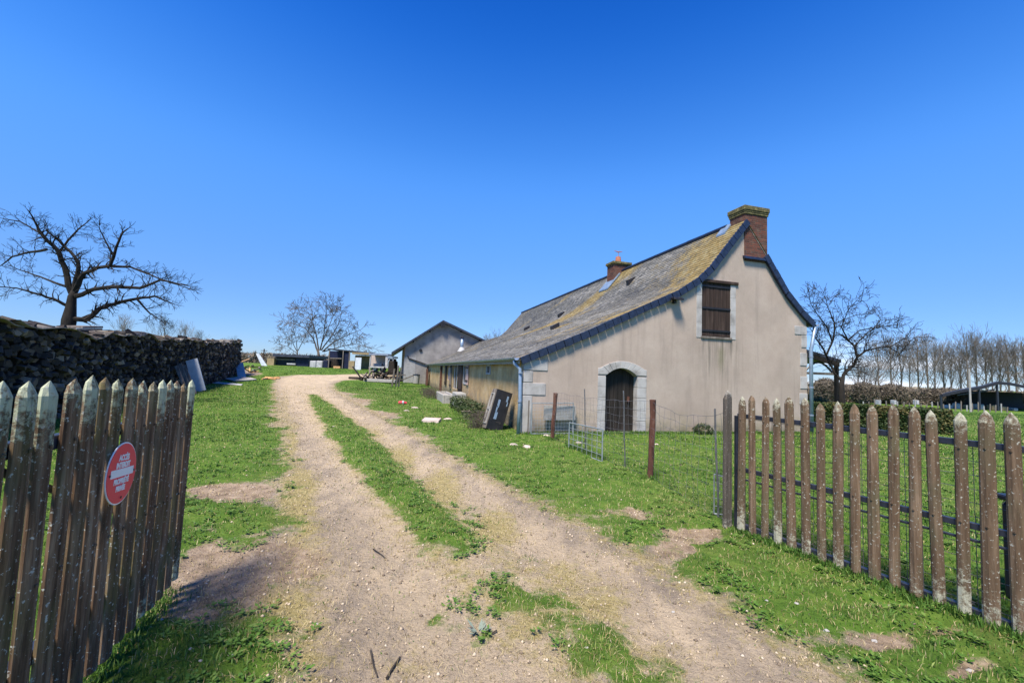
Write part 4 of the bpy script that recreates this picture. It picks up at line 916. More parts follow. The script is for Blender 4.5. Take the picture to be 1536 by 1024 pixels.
# loose stones with lichen beside the drive
def rock(c, r_, mat, lab, cat='stone', grp=None, fl_=.5, name='stone'):
    mb = MB(); n = 9; vs_ = []; fs = []
    for i, (z, k) in enumerate(((-.3, .7), (.0, 1.), (.45, .85), (.75, .45))):
        for j in range(n): a = 2*math.pi*j/n; rr = r_*k*random.uniform(.75, 1.2); vs_.append((c[0]+rr*math.cos(a), c[1]+rr*.7*math.sin(a), c[2]+z*r_*fl_*random.uniform(.85, 1.15)))
    for i in range(3):
        for j in range(n): a = i*n+j; b = i*n+(j+1) % n; fs.append((a, b, b+n, a+n))
    fs += [tuple(range(n))[::-1], tuple(range(3*n, 4*n))]; mb.add(vs_, fs); o = mb.build(name, mat, None, smooth=False); tag(o, lab, cat, grp); return o
for (px, py, r_) in ((622, 612, .16), (700, 618, .2), (672, 630, .14), (820, 655, .09), (770, 668, .10), (790, 672, .12), (985, 668, .06), (735, 608, .12), (610, 617, .12), (868, 667, .1), (500, 640, .05)):
    p = ground_at(px, py); rock((p.x, p.y, gz(p.x, p.y)), r_, M['pinkstone'], 'loose buff stone half sunk in the grass between drive and house', 'stone', 'loose stones in the grass by the house', .45)
for (px, py, r_) in ((285, 985, .022), (345, 992, .02), (300, 1002, .018), (1312, 958, .03), (1240, 948, .03), (1335, 905, .03), (1195, 912, .025), (880, 975, .018), (475, 935, .015), (1150, 905, .02), (1010, 915, .02), (1455, 1000, .03), (240, 930, .025), (310, 865, .02)):
    p = ground_at(px, py); rock((p.x, p.y, gz(p.x, p.y)), r_*.7, M['concrete'], 'small pale pebble lying at the edge of the drive', 'pebble', 'larger pebbles in the foreground', .6, 'pebble_stone')
# fallen twigs on the drive
def twig(pts, r_, lab):
    P = [ground_at(*p) for p in pts]; mb = MB(); mb.tube([Vector((p.x, p.y, gz(p.x, p.y)+.012)) for p in P], [r_*(1-.5*i/len(P)) for i in range(len(P))], 5)
    return tag(mb.build('fallen_twig', M['bark'], None), lab, 'twig')
twig([(580, 1018), (590, 1000), (600, 982)], .008, 'short dark twig on the drive at the bottom edge, right of two'); twig([(556, 978), (560, 1000), (566, 1016)], .006, 'short dark twig on the drive at the bottom edge, left of two')
twig([(560, 820), (572, 828), (580, 834)], .006, 'thin grey twig on the drive between the wheel tracks'); twig([(745, 948), (738, 952)], .006, 'tiny twig near the silvery weed')
# silvery rosette weed
p = ground_at(718, 948); V = MB()
for i in range(26):
    a = random.random()*6.28; r_ = random.uniform(.02, .075); c = Vector((p.x+.4*r_*math.cos(a), p.y+.4*r_*math.sin(a), gz(p.x, p.y)+.01)); d = Vector((math.cos(a), math.sin(a), random.uniform(.1, .7))); s_x = Vector((-math.sin(a), math.cos(a), 0))
    V.add([c, c+d*r_*.5+s_x*.010, c+d*r_, c+d*r_*.5-s_x*.010], [(0, 1, 2, 3)])
V.cur = 0
q = Mt('silver_leaf', .7, .3); q.color((.16, .20, .16)); M['silver'] = q.m
tag(V.build('rosette_weed', M['silver'], None), 'small silvery leaved weed growing in the middle of the drive', 'weed')
# daffodils at the gable foot
for (px, py, n, lab) in ((1000, 648, 16, 'larger clump of yellow daffodils at the gable foot right of the door'), (1026, 649, 6, 'smaller clump of yellow daffodils at the gable foot')):
    p = ground_at(px, py); t = thing('daffodil_clump', (p.x, p.y, 0), lab, 'flowers'); st2 = MB(); fl = MB()
    for i in range(n):
        c = Vector((p.x+random.gauss(0, .16), p.y+random.gauss(0, .08), .0)); h = random.uniform(.14, .24); q_ = c+Vector((random.gauss(0, .02), 0, h)); st2.tube([c, q_], .004, 3)
        for k in range(6):
            a = k*math.pi/3; fl.add([q_, q_+Vector((math.cos(a+.3)*.035, -.012, math.sin(a+.3)*.035)), q_+Vector((math.cos(a)*.055, -.02, math.sin(a)*.055)), q_+Vector((math.cos(a-.3)*.035, -.012, math.sin(a-.3)*.035))], [(0, 1, 2, 3)])
        fl.tube([q_, q_+Vector((0, -.04, 0))], .014, 6)
    for i in range(n*5):
        c = Vector((p.x+random.gauss(0, .2), p.y+random.gauss(0, .09), 0)); st2.add([c+Vector((-.006, 0, 0)), c+Vector((.006, 0, 0)), c+Vector((random.gauss(0, .04), random.gauss(0, .03), random.uniform(.1, .2)))], [(0, 1, 2)])
    st2.build('leaves', M['shrub'], t); fl.build('petals', M['yellow'], t)
# ------------------------------------------------------------------ bare trees
def unit(): 
    v = Vector((random.gauss(0, 1), random.gauss(0, 1), random.gauss(0, 1))); return v.normalized()
def twigs(mb, p, d, L, r_, depth, wig=.35, droop=0., spread=.9, ns=(2, 4), minr=.004, sides=4):
    n = 4; pts = [p]; rr = [r_]; dd = d.normalized(); q_ = p
    for i in range(n):
        dd = (dd+unit()*wig+Vector((0, 0, droop))).normalized(); q_ = q_+dd*(L/n); pts.append(q_); rr.append(max(minr, r_*(1-.45*(i+1)/n)))
    mb.tube(pts, rr, sides if r_ > .02 else 3, False)
    if depth <= 0: return
    for k in range(random.randint(*ns)):
        i = random.randint(1, n); b = pts[i]; base = (pts[i]-pts[i-1]).normalized(); s_x = unit(); s_x = (s_x-base*s_x.dot(base)).normalized()
        twigs(mb, b, (base*random.uniform(.5, 1.)+s_x*spread*random.uniform(.5, 1.1)), L*random.uniform(.5, .82), rr[i]*random.uniform(.45, .65), depth-1, wig, droop, spread, ns, minr, sides)
    twigs(mb, pts[-1], dd, L*random.uniform(.55, .8), rr[-1]*.85, depth-1, wig, droop, spread, ns, minr, sides)
def limb_tree(name, label, basepx, Y, trunk, limbs, mat, tw, grp=None, djit=.3, minr=.005, tmat=None):
    """trunk and main limbs follow hand-read lines at the tree's own distance, each limb leaning to or away from the viewer"""
    b = at_depth(*basepx, Y); g0 = gz(b.x, b.y); t = thing(name, (b.x, b.y, g0), label, 'tree', grp); mpp = Y/F
    mb = MB(); pts = [Vector((b.x, b.y, g0-.1))]+[at_depth(x, y, Y) for x, y, _ in trunk]; mb.tube(pts, [trunk[0][2]*mpp*.70]+[w_*mpp*(.66-.07*i) for i, (_, _, w_) in enumerate(trunk)], 9); mb.build('trunk', tmat or mat, t, smooth=True)
    mb = MB()
    for L in limbs:
        dz = random.uniform(-1, 1)*djit; n = len(L); P = []; Rr = []
        for i, (x, y, w_) in enumerate(L):
            k = i/(n-1); P.append(at_depth(x, y, Y+dz*Y*.22*k)); Rr.append(w_*mpp*.52)
        # subdivide with small crooks
        Q = []; QR = []
        for i in range(n-1):
            for s in range(3):
                k = s/3; Q.append(P[i].lerp(P[i+1], k)+(unit()*.12*Rr[i]*3 if s else Vector())); QR.append(Rr[i]*(1-k)+Rr[i+1]*k)
        Q.append(P[-1]); QR.append(Rr[-1]); mb.tube(Q, QR, 6)
        m_ = len(Q); ln = (Q[-1]-Q[0]).length
        for i in range(2, m_):
            for _ in range(tw['per']):
                ba = (Q[i]-Q[i-1]).normalized(); s_x = unit(); s_x = (s_x-ba*s_x.dot(ba)); s_x.y *= .8
                twigs(mb, Q[i], ba*.5+s_x.normalized()*1.0+Vector((0, 0, tw.get('up', .1))), tw['L']*random.uniform(.6, 1.2), max(minr, QR[i]*.42), tw['depth'], tw.get('wig', .35), tw.get('droop', 0), .95, tw.get('ns', (2, 3)), minr, 4)
        twigs(mb, Q[-1], (Q[-1]-Q[-2]), tw['L'], QR[-1], tw['depth'], tw.get('wig', .35), tw.get('droop', 0), .9, (2, 4), minr, 4)
    mb.build('branches', mat, t); return t
random.seed(21)
limb_tree('apple_tree', 'large gnarled bare apple tree spreading behind the long woodpile', (104, 486), 15.0,
    [(103, 480, 13), (106, 462, 11), (108, 445, 10), (112, 436, 9)],
    [[(108, 440, 8), (97, 400, 6.5), (88, 378, 5.5), (72, 362, 4.5), (58, 345, 3.5), (50, 328, 2)],
     [(112, 436, 7), (118, 400, 5), (112, 385, 4), (90, 362, 3.5), (75, 350, 2)],
     [(112, 436, 8), (126, 410, 6), (145, 402, 5), (165, 399, 4.5), (172, 380, 3.5), (182, 352, 2.5)],
     [(165, 399, 4), (195, 400, 3), (220, 410, 2.4), (245, 420, 2), (275, 430, 1.4)],
     [(114, 444, 7), (140, 434, 5.5), (175, 430, 5), (210, 432, 4), (240, 420, 3), (280, 428, 1.5)],
     [(108, 478, 7), (128, 480, 7), (150, 462, 6), (172, 456, 5), (205, 448, 4), (232, 444, 3), (252, 452, 2)],
     [(104, 460, 5), (80, 448, 4), (52, 440, 3), (25, 432, 2), (0, 430, 1.5)],
     [(70, 374, 4), (45, 378, 3.2), (18, 385, 2.4), (2, 398, 1.5)],
     [(88, 378, 3), (110, 352, 2.5), (122, 340, 1.8)], [(60, 350, 2.4), (30, 332, 1.8), (5, 328, 1)],
     [(172, 385, 2.6), (160, 365, 2), (150, 345, 1.3)], [(205, 448, 3), (225, 470, 2), (238, 478, 1.2)], [(100, 430, 4), (60, 415, 2.6), (30, 405, 1.6)]],
    M['bark_dark'], dict(per=2, L=.30, depth=2, wig=.26, droop=.0, ns=(1, 3)), djit=.35, minr=.005)
random.seed(33)
limb_tree('walnut_tree', 'broad bare walnut tree with pale branches standing behind the blue open shed', (479, 552), 62.0,
    [(479, 545, 3.6), (478, 532, 3.2), (477, 525, 3.0)],
    [[(477, 528, 2.4), (470, 508, 1.8), (458, 492, 1.3), (440, 485, .8), (428, 480, .5)], [(478, 525, 2.2), (474, 500, 1.5), (467, 480, 1.0), (450, 470, .6), (446, 462, .4)],
     [(480, 525, 2.2), (486, 500, 1.5), (488, 480, 1.1), (490, 464, .7), (490, 456, .4)], [(482, 525, 2.2), (496, 506, 1.5), (508, 486, 1.1), (512, 470, .6)],
     [(484, 527, 2.2), (502, 512, 1.5), (520, 503, 1.1), (540, 495, .6)], [(486, 527, 1.8), (510, 520, 1.2), (535, 515, .8), (552, 520, .5)], [(478, 522, 1.6), (470, 486, 1.), (468, 466, .6)], [(484, 512, 1.4), (498, 478, .9), (505, 464, .5)]],
    M['bark_mid'], dict(per=2, L=1.15, depth=2, wig=.18, ns=(2, 3), up=.12), djit=.25, minr=.02)
random.seed(34)
limb_tree('walnut_tree', 'smaller bare spreading tree left of the big walnut, behind the dark shed', (446, 552), 72.0,
    [(446, 545, 2.), (446, 532, 1.8), (446, 526, 1.6)],
    [[(446, 528, 1.2), (438, 512, .8), (428, 503, .5)], [(446, 526, 1.2), (444, 508, .8), (440, 494, .5)], [(447, 526, 1.2), (456, 508, .8), (462, 498, .5)], [(446, 530, 1.), (432, 520, .7), (420, 516, .4)]],
    M['bark_mid'], dict(per=2, L=1.0, depth=2, wig=.18, ns=(2, 3), up=.12), djit=.25, minr=.02)
random.seed(35)
limb_tree('fruit_tree', 'bare spreading fruit tree with dark forked trunk right of the farmhouse', (1263, 608), 20.0,
    [(1263, 600, 6.5), (1262, 580, 6), (1264, 565, 5.5)],
    [[(1262, 572, 4.5), (1268, 558, 4.5), (1280, 548, 4), (1286, 535, 3.6), (1282, 520, 3), (1272, 510, 2.5)], [(1286, 536, 3), (1300, 525, 2.6), (1318, 521, 2.2), (1335, 520, 1.6), (1352, 510, 1.)],
     [(1335, 522, 1.6), (1350, 530, 1.2), (1365, 512, .8)], [(1262, 570, 4), (1252, 560, 3.4), (1244, 545, 3), (1236, 525, 2.6), (1224, 508, 2)], [(1240, 532, 2.8), (1250, 508, 2.6), (1252, 485, 2), (1242, 462, 1.2), (1238, 446, .7)],
     [(1248, 512, 2.2), (1240, 490, 1.8), (1225, 470, 1.1), (1216, 455, .7)], [(1272, 510, 2), (1290, 495, 1.5), (1320, 490, 1.2), (1348, 487, .8)], [(1272, 510, 2), (1262, 490, 1.6), (1272, 465, 1.), (1290, 445, .6)], [(1252, 485, 1.6), (1285, 472, 1), (1310, 470, .6)],
     [(1280, 520, 2), (1300, 500, 1.4), (1330, 480, .8)]],
    M['bark_dark'], dict(per=2, L=.50, depth=2, wig=.35, ns=(1, 3), up=.35), djit=.3, minr=.008)
# poplar row far right
def poplar(seed, Hh):
    random.seed(seed); t = thing('poplar_tree', (0, 0, 0), 'x', 'tree', 'bare poplar row across the right field'); mb = MB()
    mb.tube([(0, 0, -.5), (random.uniform(-.3, .3), 0, Hh*.4), (random.uniform(-.5, .5), 0, Hh*.95)], [.24, .16, .04], 6); mb.build('trunk', M['bark_pale'], t); mb = MB()
    for i in range(9):
        z = Hh*(.16+.6*i/9); a = random.random()*6.28; d = Vector((math.cos(a)*.55, math.sin(a)*.55, 1.0)); twigs(mb, Vector((0, 0, z)), d, Hh*.34*(1.2-z/Hh), .085, 3, .16, .12, .75, (2, 3), .02, 3)
    for i in range(12):
        z = Hh*(.3+.65*i/12); a = random.random()*6.28; d = Vector((math.cos(a)*.8, math.sin(a)*.8, 1.0)); twigs(mb, Vector((0, 0, z)), d, Hh*.16*(1.2-z/Hh), .05, 2, .2, .12, .8, (2, 3), .02, 3)
    mb.build('branches', M['bark_pale'], t); return t
pops = [poplar(50+i, h) for i, h in enumerate((15, 17, 16))]
spots = [(1318, 118), (1338, 119), (1351, 120), (1365, 118), (1378, 121), (1392, 119), (1403, 120), (1416, 122), (1428, 118), (1442, 120), (1452, 116), (1466, 118), (1480, 117), (1490, 116), (1502, 115), (1514, 117), (1526, 116), (1537, 118), (1552, 117)]
LAB = 'tall bare poplar in the long row across the right field'
random.seed(5)
for i, (px, Y_) in enumerate(spots):
    p = at_depth(px, 590, Y_); z = tz(p.x, Y_); s = random.uniform(.88, 1.12)*(1.0 if px < 1440 else 1.08)
    o = pops[i % 3] if i < 3 else None
    if o is not None: o.location = (p.x, Y_, z); o.scale = (s, s, s); o.rotation_euler.z = random.random()*6
    else: o = copy_tree(pops[i % 3], (p.x, Y_, z), random.random()*6, None, (s, s, s))
    o['label'] = LAB
# faint leaning trees left of the poplars
random.seed(8)
for i, (px, Y_) in enumerate(((1296, 105), (1307, 108), (1284, 110))):
    p = at_depth(px, 590, Y_); o = copy_tree(pops[i], (p.x, Y_, tz(p.x, Y_)), 1+i, None, (.8, .8, .62)); o.rotation_euler.y = R(-14+3*i); o['label'] = 'low leaning bare tree at the left end of the poplar row'; o['group'] = 'leaning trees at the row end'
# faint trees on the skyline behind the woodpile
for i, (px, Y_, s) in enumerate(((243, 90, .42), (275, 95, .34), (296, 100, .30), (330, 105, .26), (345, 100, .24), (180, 95, .4))):
    p = at_depth(px, 540, Y_); o = copy_tree(pops[i % 3], (p.x, Y_, tz(p.x, Y_)-.2), i, None, (s*1.5, s*1.5, s*1.45)); o['label'] = 'pale distant tree top showing over the woodpile'; o['group'] = 'distant trees over the woodpile'
# ------------------------------------------------------------------ clouds of leaves for hedges and far scrub
def leafmass(name, cen, half, n, size, mat, rz=0, topj=.15, kind=None, label=None, cat=None, parent=None, shape='box', thin=1.):
    c, s = math.cos(rz), math.sin(rz); u3 = RNG.random((n, 3))*2-1
    if shape == 'box': m_ = np.max(np.abs(u3), 1)[:, None]; u3 = np.where(RNG.random((n, 1)) < .7, u3/m_*(.80+.22*RNG.random((n, 1))), u3)
    else: m_ = np.linalg.norm(u3, axis=1)[:, None]; u3 = u3/m_*(.55+.5*RNG.random((n, 1))**.5)
    lum = fbm(u3[:, 0]*half[0]*1.5+7, u3[:, 2]*half[2]*3+3, 3); u3[:, 2] *= 1+topj*(fbm(u3[:, 0]*half[0]*1.2+4, u3[:, 1]*3, 3)-.5)*2
    P = u3*np.array(half); x = P[:, 0]*c-P[:, 1]*s+cen[0]; y = P[:, 0]*s+P[:, 1]*c+cen[1]; z = P[:, 2]+cen[2]
    a = RNG.normal(size=(n, 3)); a /= np.linalg.norm(a, axis=1)[:, None]; b = np.cross(a, RNG.normal(size=(n, 3))); b /= np.linalg.norm(b, axis=1)[:, None]; sz = size*(.5+RNG.random((n, 1)))
    C_ = np.stack([x, y, z], 1); V = np.stack([C_-a*sz, C_+b*sz*.5*thin, C_+a*sz, C_-b*sz*.5*thin], 1).reshape(-1, 3); Fc = np.arange(4*n).reshape(n, 4)
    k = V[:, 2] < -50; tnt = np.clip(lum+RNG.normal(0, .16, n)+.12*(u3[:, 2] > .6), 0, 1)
    o = npmesh(name, V, Fc, mat, dict(tint=np.repeat(tnt, 4)), parent); return tag(o, label, cat, None, kind)
ha = ground_at(1232, 640); hb_ = ground_at(1440, 654); hc = (ha+hb_)/2; hl = (hb_-ha).length/2; hz = math.atan2(hb_.y-ha.y, hb_.x-ha.x)
hd = thing('clipped_hedge', (hc.x, hc.y+.5, gz(hc.x, hc.y+.5)), 'dense clipped dark green garden hedge behind the right gate', 'hedge')
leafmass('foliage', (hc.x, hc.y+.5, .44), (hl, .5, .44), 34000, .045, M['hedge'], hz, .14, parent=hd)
mb = MB()
for i in range(22):
    k = (i+.5)/22; p = ha.lerp(hb_, k); mb.tube([(p.x, p.y+.5, -.1), (p.x+random.uniform(-.1, .1), p.y+.5, .8)], [.03, .012], 4)
mb.build('stems', M['bark_dark'], hd)
hc2 = ground_at(1240, 622)
leafmass('garden_shrub', (hc2.x, hc2.y+.5, .35), (.6, .6, .5), 2500, .06, M['shrub'], 0, .2, label='rounded grey green bush beside the fruit tree trunk', cat='bush', shape='ball')
p = ground_at(1055, 652); leafmass('wall_shrub', (p.x, p.y, .14), (.30, .14, .18), 420, .05, M['shrub'], 0, .4, label='low dark evergreen tuft at the gable foot', cat='plant', shape='ball', thin=.5)
# brambles at the wall foot
for (t0, L0, sx_, sz_, n, lab) in ((-.95, 6.2, .5, .38, 0, 'tangle of brown brambles behind the black cupboard'), (-1.2, 14.5, 2.6, .28, 0, 'long tangle of dead brown bramble stems beyond the trough')):
    c = H(t0, L0, 0) if n == 0 else None; mb = MB(); random.seed(int(L0*10)); 
    if L0 < 8: c = Vector((-.80, 12.3, 0)); sx_ = .28; sz_ = .26
    for i in range(260 if L0 > 8 else 150):
        a = random.uniform(-1, 1)*sx_; b = Vector((c.x, c.y, gz(c.x, c.y)))+HB*a+HU*random.gauss(0, .28)
        if L0 < 8: b = Vector((c.x+random.gauss(0, .17), c.y+random.gauss(0, .15), 0))
        d = Vector((random.gauss(0, .35), random.gauss(0, .35), 1)); h = random.uniform(.4, 1.1)*sz_*2; pts = [b, b+d*h*.5, b+d*h*.9+Vector((random.gauss(0, .1), random.gauss(0, .1), 0)), b+d*h*.9+Vector((random.gauss(0, .25), random.gauss(0, .2), -.1*h))]
        mb.tube(pts, [.006, .005, .004, .003], 3, False)
    tag(mb.build('bramble_bush', M['bark_mid'], None), lab, 'brambles')
c = H(-.6, 5.6, 0)
leafmass('nettle_patch', (c.x, c.y, .18), (.35, 2.2, .30), 2600, .045, M['shrub'], math.atan2(HB.y, HB.x)-math.pi/2, .5, label='green weeds growing along the foot of the ochre wall', cat='weeds', kind='stuff')
# ------------------------------------------------------------------ woodpile
random.seed(99)
def wp(Y): return -6.12-.487*Y       # x of the front face
def wh(Y): return 2.12+.030*(Y-8)+.06*math.sin(Y*.9)+.05*math.sin(Y*2.3+1)   # height of the top above the ground
WD = Vector((-.487, 1, 0)).normalized(); WN = Vector((WD.y, -WD.x, 0))    # WN faces the drive
Y0, Y1 = 1.5, 41.5
wpile = thing('woodpile', (wp(20), 20, gz(wp(20), 20)), 'very long high stack of dark split firewood under sheets along the left side', 'woodpile')
cells = []; Y = Y0
while Y < Y1:
    st = .185 if Y < 24 else .26; z = gz(wp(Y), Y)-.05; top = gz(wp(Y), Y)+wh(Y)
    while z < top: cells.append((Y+random.uniform(-.05, .05), z+st*.45, st)); z += st*random.uniform(.72, .95)
    Y += st*.80
def log(mb, Yc, z, st):
    r_ = st*random.uniform(.42, .68); n = random.choice((3, 4, 4, 5, 6)); a0 = random.random()*6.28
    c = Vector((wp(Yc), Yc, z))+WN*random.uniform(-.10, .07); ax = (WN+WD*random.gauss(0, .38)+UZ*random.gauss(0, .28)).normalized(); o1 = ax.cross(UZ).normalized(); o2 = ax.cross(o1)
    rr = [r_*random.uniform(.7, 1.2) for _ in range(n)]; L = random.uniform(.28, .45); vs_ = []
    mb.cur = .02+.98*random.random()
    for s, k in ((-L, .9), (.0, 1.), (.012, .93)):
        for i in range(n): a = a0+2*math.pi*i/n; vs_.append(c+ax*(s+(random.uniform(-.02, .02) if s > 0 else 0))+(o1*math.cos(a)*1.15+o2*math.sin(a)*.85)*rr[i]*k)
    fs = []
    for i in range(2):
        for j in range(n): a = i*n+j; b = i*n+(j+1) % n; fs.append((a, b, b+n, a+n))
    fs.append(tuple(range(2*n, 3*n))); mb.add(vs_, fs)
q = Mt('firewood', .9, .2); v = q.coord(); t = q.attr('tint')
c = q.ramp(t, [(0., (.012, .012, .015)), (.45, (.034, .031, .030)), (.74, (.080, .068, .058)), (.90, (.17, .138, .105)), (1., (.29, .245, .195))])
c = q.mix(q.rng(q.noise(3, v, 6, .7), .5, .7, 0, .45), c, (.055, .040, .028)); c = q.mix(q.rng(q.noise(22, v, 5, .7), .56, .7, 0, .5), c, (.12, .11, .10)); q.color(c); q.bump(q.noise(50, v, 5, .7), .012, .9); M['log'] = q.m
cells.sort(key=lambda c: c[0]); vis = [c for c in cells if c[0] > 6.2 and c[1] > 1.45]
first = vis[:100]; fid = set(map(id, first))
for c in first: mb = MB(); log(mb, *c); mb.build('log', M['log'], wpile)
mb = MB()
for c in cells:
    if id(c) not in fid: log(mb, *c)
# far end of the stack
for i in range(190):
    a = random.random()*1.5; z = random.random()*3.0; c = Vector((wp(Y1), Y1, gz(wp(Y1), Y1)+z))-WN*a; mb.cur = random.random(); mb.box(c, (.2, .3, .2), Matrix.Rotation(random.random()*3, 3, 'Z'))
o = mb.build('stacked_logs', M['log'], wpile); o['kind'] = 'stuff'
mb = MB(); n = 44     # the body of the stack behind the front ends
for i in range(n):
    a, b = Y0+(Y1-Y0)*i/n, Y0+(Y1-Y0)*(i+1)/n; q8 = []
    for top in (0, 1):
        for Yc, dd in ((a, .18), (b, .18), (b, 1.5), (a, 1.5)): c = Vector((wp(Yc), Yc, gz(wp(Yc), Yc)+(wh(Yc)-.05 if top else -.2)))-WN*dd; q8.append(c)
    mb.hexa(q8)
mb.build('stack_core', M['bark_dark'], wpile)
q = Mt('cover_sheet', .8, .25); v = q.coord(); c = q.ramp(q.noise(1.6, v, 6, .7), [(.3, (.06, .055, .045)), (.5, (.15, .135, .11)), (.7, (.27, .25, .21))]); c = q.mix(q.rng(q.noise(1.1, v, 5, .7), .52, .66, 0, .8), c, (.16, .14, .04)); q.color(c); q.bump(q.noise(14, v, 5, .7), .03, .8); M['cover'] = q.m
Y = Y0; i = 0
while Y < Y1-.5:
    L = random.uniform(1.6, 3.2); ye = min(Y+L, Y1); ns = 8; nc = 5; V = []; zl = random.uniform(.0, .06)
    for s in range(ns+1):
        yc = Y+(ye-Y)*s/ns
        for c_ in range(nc+1):
            k = c_/nc; w_ = -.10+1.75*k; z = gz(wp(yc), yc)+wh(yc)+.05+zl+.05*math.sin(s*1.1+i+c_*.7)+random.uniform(-.015, .015)-(.09*random.random() if c_ == 0 else 0)
            p = Vector((wp(yc), yc, z))-WN*w_; V.append(p)
    mb = MB(); Fs = []
    for s in range(ns):
        for c_ in range(nc): a = s*(nc+1)+c_; Fs.append((a, a+1, a+nc+2, a+nc+1))
    m_ = len(V); mb.add(V+[p-UZ*.025 for p in V], Fs+[tuple(m_+x for x in f[::-1]) for f in Fs]+[(s*(nc+1), (s+1)*(nc+1), m_+(s+1)*(nc+1), m_+s*(nc+1)) for s in range(ns)])
    mb.build('cover_sheet', M['cover'], wpile, smooth=True); Y = ye-.15; i += 1
for i, (Yc, dz) in enumerate(((13.4, .12), (13.9, .17), (12.6, .11))):      # odd sheets and wood heaped on the top
    mb = MB(); c = Vector((wp(Yc), Yc, gz(wp(Yc), Yc)+wh(Yc)+dz))-WN*(.7+.2*i); mb.box(c, (1.1-.2*i, .6, .06), Matrix.Rotation(.3*i-.4, 3, 'Z') @ Matrix.Rotation(.12, 3, 'X')); mb.build('top_board', M['gwood'], wpile)
for Yc in (34, 36.5, 38): mb = MB(); c = Vector((wp(Yc), Yc, gz(wp(Yc), Yc)+wh(Yc)+.16))-WN*.5; mb.box(c, (1.2, 1.4, .05), Matrix.Rotation(.5, 3, 'Z') @ Matrix.Rotation(-.05, 3, 'Y')); mb.build('top_sheet', M['concrete'], wpile)
# sheets leaning on the pile
def lean_sheet(name, px0, px1, pyb, Hh, back, mat, lab, cat, corr=0, th=.03, slant=0.):
    a = ground_at(px0, pyb); b = ground_at(px1, pyb+1.5); n = 14 if corr else 1; mb = MB(); L = (b-a).length
    def pt(k, s, d): p = a.lerp(b, k); ripple = corr*math.sin(k*n*math.pi) ; return Vector((p.x, p.y, gz(p.x, p.y)))-WN*(back*s+d+ripple)+UZ*Hh*s-WD*slant*s*-1
    N = n*4 if corr else 1; V = []; Fs = []
    for i in range(N+1):
        for s, d in ((0, 0), (1, 0), (1, th), (0, th)): V.append(pt(i/N, s, d))
    for i in range(N):
        q0 = i*4
        for j in range(4): Fs.append((q0+j, q0+(j+1) % 4, q0+4+(j+1) % 4, q0+4+j))
    Fs += [(0, 1, 2, 3), (N*4, N*4+3, N*4+2, N*4+1)]; mb.add(V, Fs); return tag(mb.build(name, mat, None), lab, cat)
def plank_px(name, p0, p1, wd, mat, lab, cat, Yd=None, grp=None, th=.05, SX=Vector((.96, .28, 0))):
    a = ground_at(*p0); a = Vector((a.x, a.y, gz(a.x, a.y))); b = at_depth(p1[0], p1[1], (Yd or a.y)); d = (b-a); L = d.length; d.normalize(); s_x = (SX-d*SX.dot(d)).normalized(); fn_ = d.cross(s_x).normalized()
    mb = MB(); q8 = []
    for e in (a, b):
        q8 += [e-s_x*wd/2, e+s_x*wd/2, e+s_x*wd/2+fn_*th, e-s_x*wd/2+fn_*th]
    mb.hexa(q8); return tag(mb.build(name, mat, None), lab, cat, grp)
a = ground_at(300, 588)
plank_px('leaning_sheet', (300, 587), (287, 539), .52, M['pale'], 'pale blue white corrugated sheet leaning on the woodpile', 'sheet', a.y+.4)
for i, (p0, p1, w_) in enumerate((((292, 591), (275, 548), .17), ((287, 592), (269, 545), .15), ((282, 594), (264, 548), .13))):
    plank_px('leaning_plank', p0, p1, w_, M['gwood'], ['grey plank leaning on the woodpile, nearest the pale sheet', 'grey plank leaning on the woodpile, middle of three', 'grey plank leaning on the woodpile, nearest the gate'][i], 'plank', ground_at(*p0).y+.3)
a = ground_at(358, 561)
plank_px('propped_sheet', (363, 566), (359, 544), .62, M['white'], 'white panel standing at the far end of the woodpile', 'panel', a.y)
def flat_px(name, pts, th, mat, lab, cat, lift=.02, wav=.0):
    P = [ground_at(*p) for p in pts]; n = len(P); mb = MB(); Q = [Vector((p.x, p.y, gz(p.x, p.y)+lift+random.uniform(0, wav))) for p in P]
    mb.add(Q+[p+UZ*th for p in Q], [tuple(range(n))[::-1], tuple(range(n, 2*n))]+[(i, (i+1) % n, n+(i+1) % n, n+i) for i in range(n)]); return tag(mb.build(name, mat, None), lab, cat)
flat_px('flat_sheet', [(335, 570), (358, 567), (376, 568), (385, 571), (370, 572), (350, 573)], .06, M['concrete'], 'grey crumpled sheet lying at the foot of the woodpile', 'sheet', .02, .08)
flat_px('white_strip', [(308, 573.5), (330, 574.5), (364, 577.5), (362, 579.2), (330, 576.5), (308, 575)], .04, M['white'], 'long white strip lying in the grass before the woodpile', 'strip')
for i, (a, b) in enumerate((((393, 570), (418, 567)), ((396, 568.5), (414, 570)), ((398, 567), (420, 568.5)))):
    p, q_ = ground_at(*a), ground_at(*b); mb = MB(); mb.tube([Vector((p.x, p.y, gz(p.x, p.y)+.08)), Vector((q_.x, q_.y, gz(q_.x, q_.y)+.10))], .07, 5)
    tag(mb.build('fresh_plank', M['orange'], None), 'fresh orange plank lying at the left edge of the drive bend', 'plank', 'fresh planks at the drive bend')
# rubble heap at the end of the pile
random.seed(4); hp = ground_at(378, 558); t = thing('rubble_heap', (hp.x, hp.y, gz(hp.x, hp.y)), 'low heap of brown planks and rubble beyond the woodpile end', 'heap')
for i in range(26):
    c = Vector((hp.x+random.uniform(-2.6, .9), hp.y+random.gauss(0, .6), gz(hp.x, hp.y)+abs(random.gauss(0, .35)))); mb = MB(); mb.box(c, (random.uniform(.6, 1.8), .14, .08), Matrix.Rotation(random.random()*3, 3, 'Z') @ Matrix.Rotation(random.uniform(-.6, .6), 3, 'Y')); mb.build('scrap_plank', random.choice([M['gwood'], M['orange'], M['concrete'], M['bwood']]), t)
